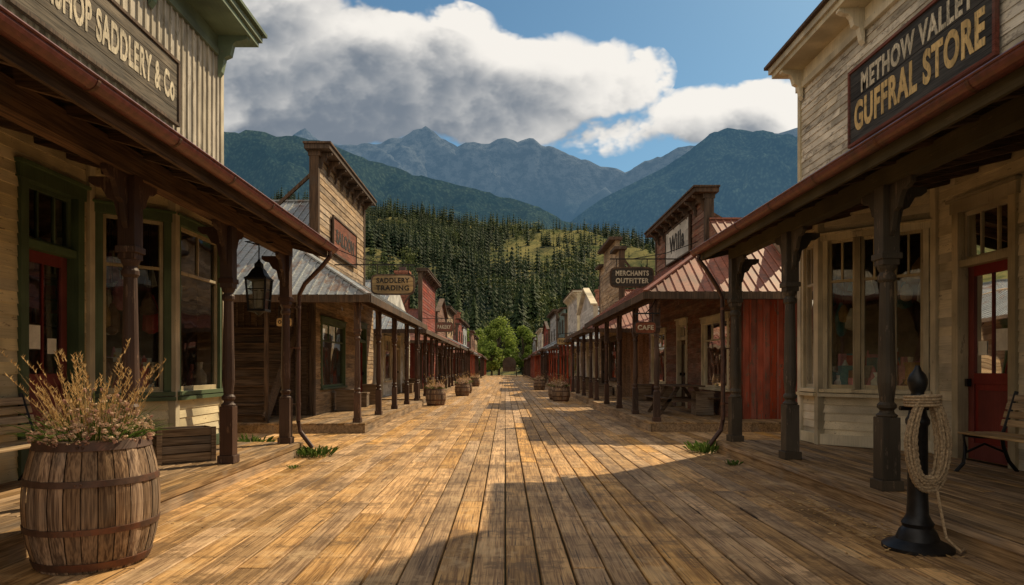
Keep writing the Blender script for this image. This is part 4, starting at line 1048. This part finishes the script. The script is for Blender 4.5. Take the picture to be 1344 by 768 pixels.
# ------------------------------------------------------------------ light, sky
SD=Vector((5.6,6.0,7.7)).normalized(); el=math.asin(SD.z); az=math.atan2(SD.x,SD.y)
sun=bpy.data.lights.new('sun','SUN'); sun.energy=5.0; sun.angle=math.radians(.5); sun.color=(1,.79,.50)
so=bpy.data.objects.new('sun',sun); S.collection.objects.link(so); so.rotation_euler=SD.to_track_quat('Z','Y').to_euler(); so.location=(20,20,30)
W=bpy.data.worlds.new('World'); S.world=W; W.use_nodes=True; nt=W.node_tree; nt.nodes.clear()
out=nt.nodes.new('ShaderNodeOutputWorld'); bg=nt.nodes.new('ShaderNodeBackground'); bg.inputs[1].default_value=.12; lk(nt,bg.outputs[0],out.inputs[0])
sky=nt.nodes.new('ShaderNodeTexSky'); sky.sky_type='NISHITA'; sky.sun_disc=False; sky.sun_elevation=el; sky.sun_rotation=az; sky.air_density=1.0; sky.dust_density=.6; sky.ozone_density=2.0
gr=bpy.data.node_groups.new('cloud_density','ShaderNodeTree')
gr.interface.new_socket('Vector',in_out='INPUT',socket_type='NodeSocketVector'); gr.interface.new_socket('D',in_out='OUTPUT',socket_type='NodeSocketFloat')
gi=gr.nodes.new('NodeGroupInput'); go=gr.nodes.new('NodeGroupOutput')
p=gi.outputs[0]
def sub(gr,p,blob):
    cx,cy,rx,ry,w=blob
    v=vmath(gr,'SUBTRACT',p,((cx-663)/F,(483-cy)/F,0)); v=vmath(gr,'MULTIPLY',v,(F/rx,F/ry,0))
    d=gr.nodes.new('ShaderNodeVectorMath'); d.operation='DOT_PRODUCT'; lk(gr,v,d.inputs[0]); lk(gr,v,d.inputs[1])
    return math_(gr,'MULTIPLY',math_(gr,'MAXIMUM',math_(gr,'SUBTRACT',1.0,d.outputs['Value']),0.0),w)
blobs=[(380,95,250,110,1.1),(550,75,150,85,1.0),(650,120,140,80,.9),(500,160,290,45,.7),(770,95,125,62,1.2),(740,160,170,55,.7),(960,150,110,48,1.1),(1040,145,90,55,.6),(330,-40,250,80,.6),(1500,100,400,160,.8)]
acc=None
for bl in blobs:
    t=sub(gr,p,bl); acc=t if acc is None else math_(gr,'ADD',acc,t)
acc=math_(gr,'MINIMUM',acc,1.2)
n1=noise_(gr,vmath(gr,'MULTIPLY',p,(1.0,1.35,1)),5.0,5,.6)
vo=gr.nodes.new('ShaderNodeTexVoronoi'); vo.inputs['Scale'].default_value=9.5
try: vo.inputs['Detail'].default_value=2.0; vo.inputs['Roughness'].default_value=.6; vo.inputs['Lacunarity'].default_value=2.4; vo.normalize=True
except Exception: pass
wob=gr.nodes.new('ShaderNodeCombineXYZ'); lk(gr,math_(gr,'MULTIPLY',n1,.16),wob.inputs[0]); lk(gr,math_(gr,'MULTIPLY',n1,-.12),wob.inputs[1])
lk(gr,vmath(gr,'ADD',p,wob.outputs[0]),vo.inputs['Vector'])
D=math_(gr,'ADD',acc,math_(gr,'ADD',math_(gr,'MULTIPLY',math_(gr,'SUBTRACT',n1,.5),2.2),math_(gr,'MULTIPLY',math_(gr,'SUBTRACT',.33,vo.outputs['Distance']),1.6)))
# isolated wisps need a parent cloud: kill density where no blob
D=math_(gr,'SUBTRACT',D,mr(gr,acc,.0,.12,.35,0))
lk(gr,D,go.inputs[0])
tc=nt.nodes.new('ShaderNodeTexCoord').outputs['Generated']
sx=nt.nodes.new('ShaderNodeSeparateXYZ'); lk(nt,tc,sx.inputs[0])
yy=math_(nt,'MAXIMUM',math_(nt,'ABSOLUTE',sx.outputs[1]),.25)
cb=nt.nodes.new('ShaderNodeCombineXYZ'); lk(nt,math_(nt,'DIVIDE',sx.outputs[0],yy),cb.inputs[0]); lk(nt,math_(nt,'DIVIDE',sx.outputs[2],yy),cb.inputs[1])
def dens(v):
    g_=nt.nodes.new('ShaderNodeGroup'); g_.node_tree=gr; lk(nt,v,g_.inputs[0]); return g_.outputs[0]
D0=dens(cb.outputs[0]); D1=dens(vmath(nt,'ADD',cb.outputs[0],(.028,.040,0)))
mask=mr(nt,D0,.28,.62)
lit=math_(nt,'MULTIPLY',math_(nt,'SUBTRACT',D0,D1),.72)
thick=mr(nt,D0,.5,1.8,.18,-.46)
shade=mr(nt,sub(nt,cb.outputs[0],(400,110,330,150,1.0)),0,.8,0,-.26)
br=math_(nt,'ADD',math_(nt,'ADD',math_(nt,'ADD',lit,.58),thick),shade)
brc=mr(nt,br,-.05,1.0,0,1)
cc=mix(nt,brc,(1.55,1.8,2.15),(8.0,7.6,7.0))
skyc=mix(nt,1.0,sky.outputs[0],(.52,.72,.72),'MULTIPLY')
fin=mix(nt,math_(nt,'MULTIPLY',mask,.96),skyc,cc)
fill_bank=mr(nt,sx.outputs[1],.55,.1)
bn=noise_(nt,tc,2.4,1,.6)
fin=mix(nt,math_(nt,'MULTIPLY',fill_bank,mr(nt,bn,.36,.52,.35,1)),fin,(7.4,6.5,5.3))  # unseen warm cloud bank behind the camera, added to raise the fill light
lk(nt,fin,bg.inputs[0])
cam=bpy.data.cameras.new('camera'); cam.sensor_width=36; cam.lens=F/1344*36; cam.shift_x=.0067; cam.shift_y=.0737; cam.clip_start=.1; cam.clip_end=20000
co=bpy.data.objects.new('camera',cam); S.collection.objects.link(co); co.location=(0,0,H); co.rotation_euler=(math.radians(90),0,0); S.camera=co
S.view_settings.view_transform='Standard'; S.view_settings.look='None'; S.view_settings.exposure=0
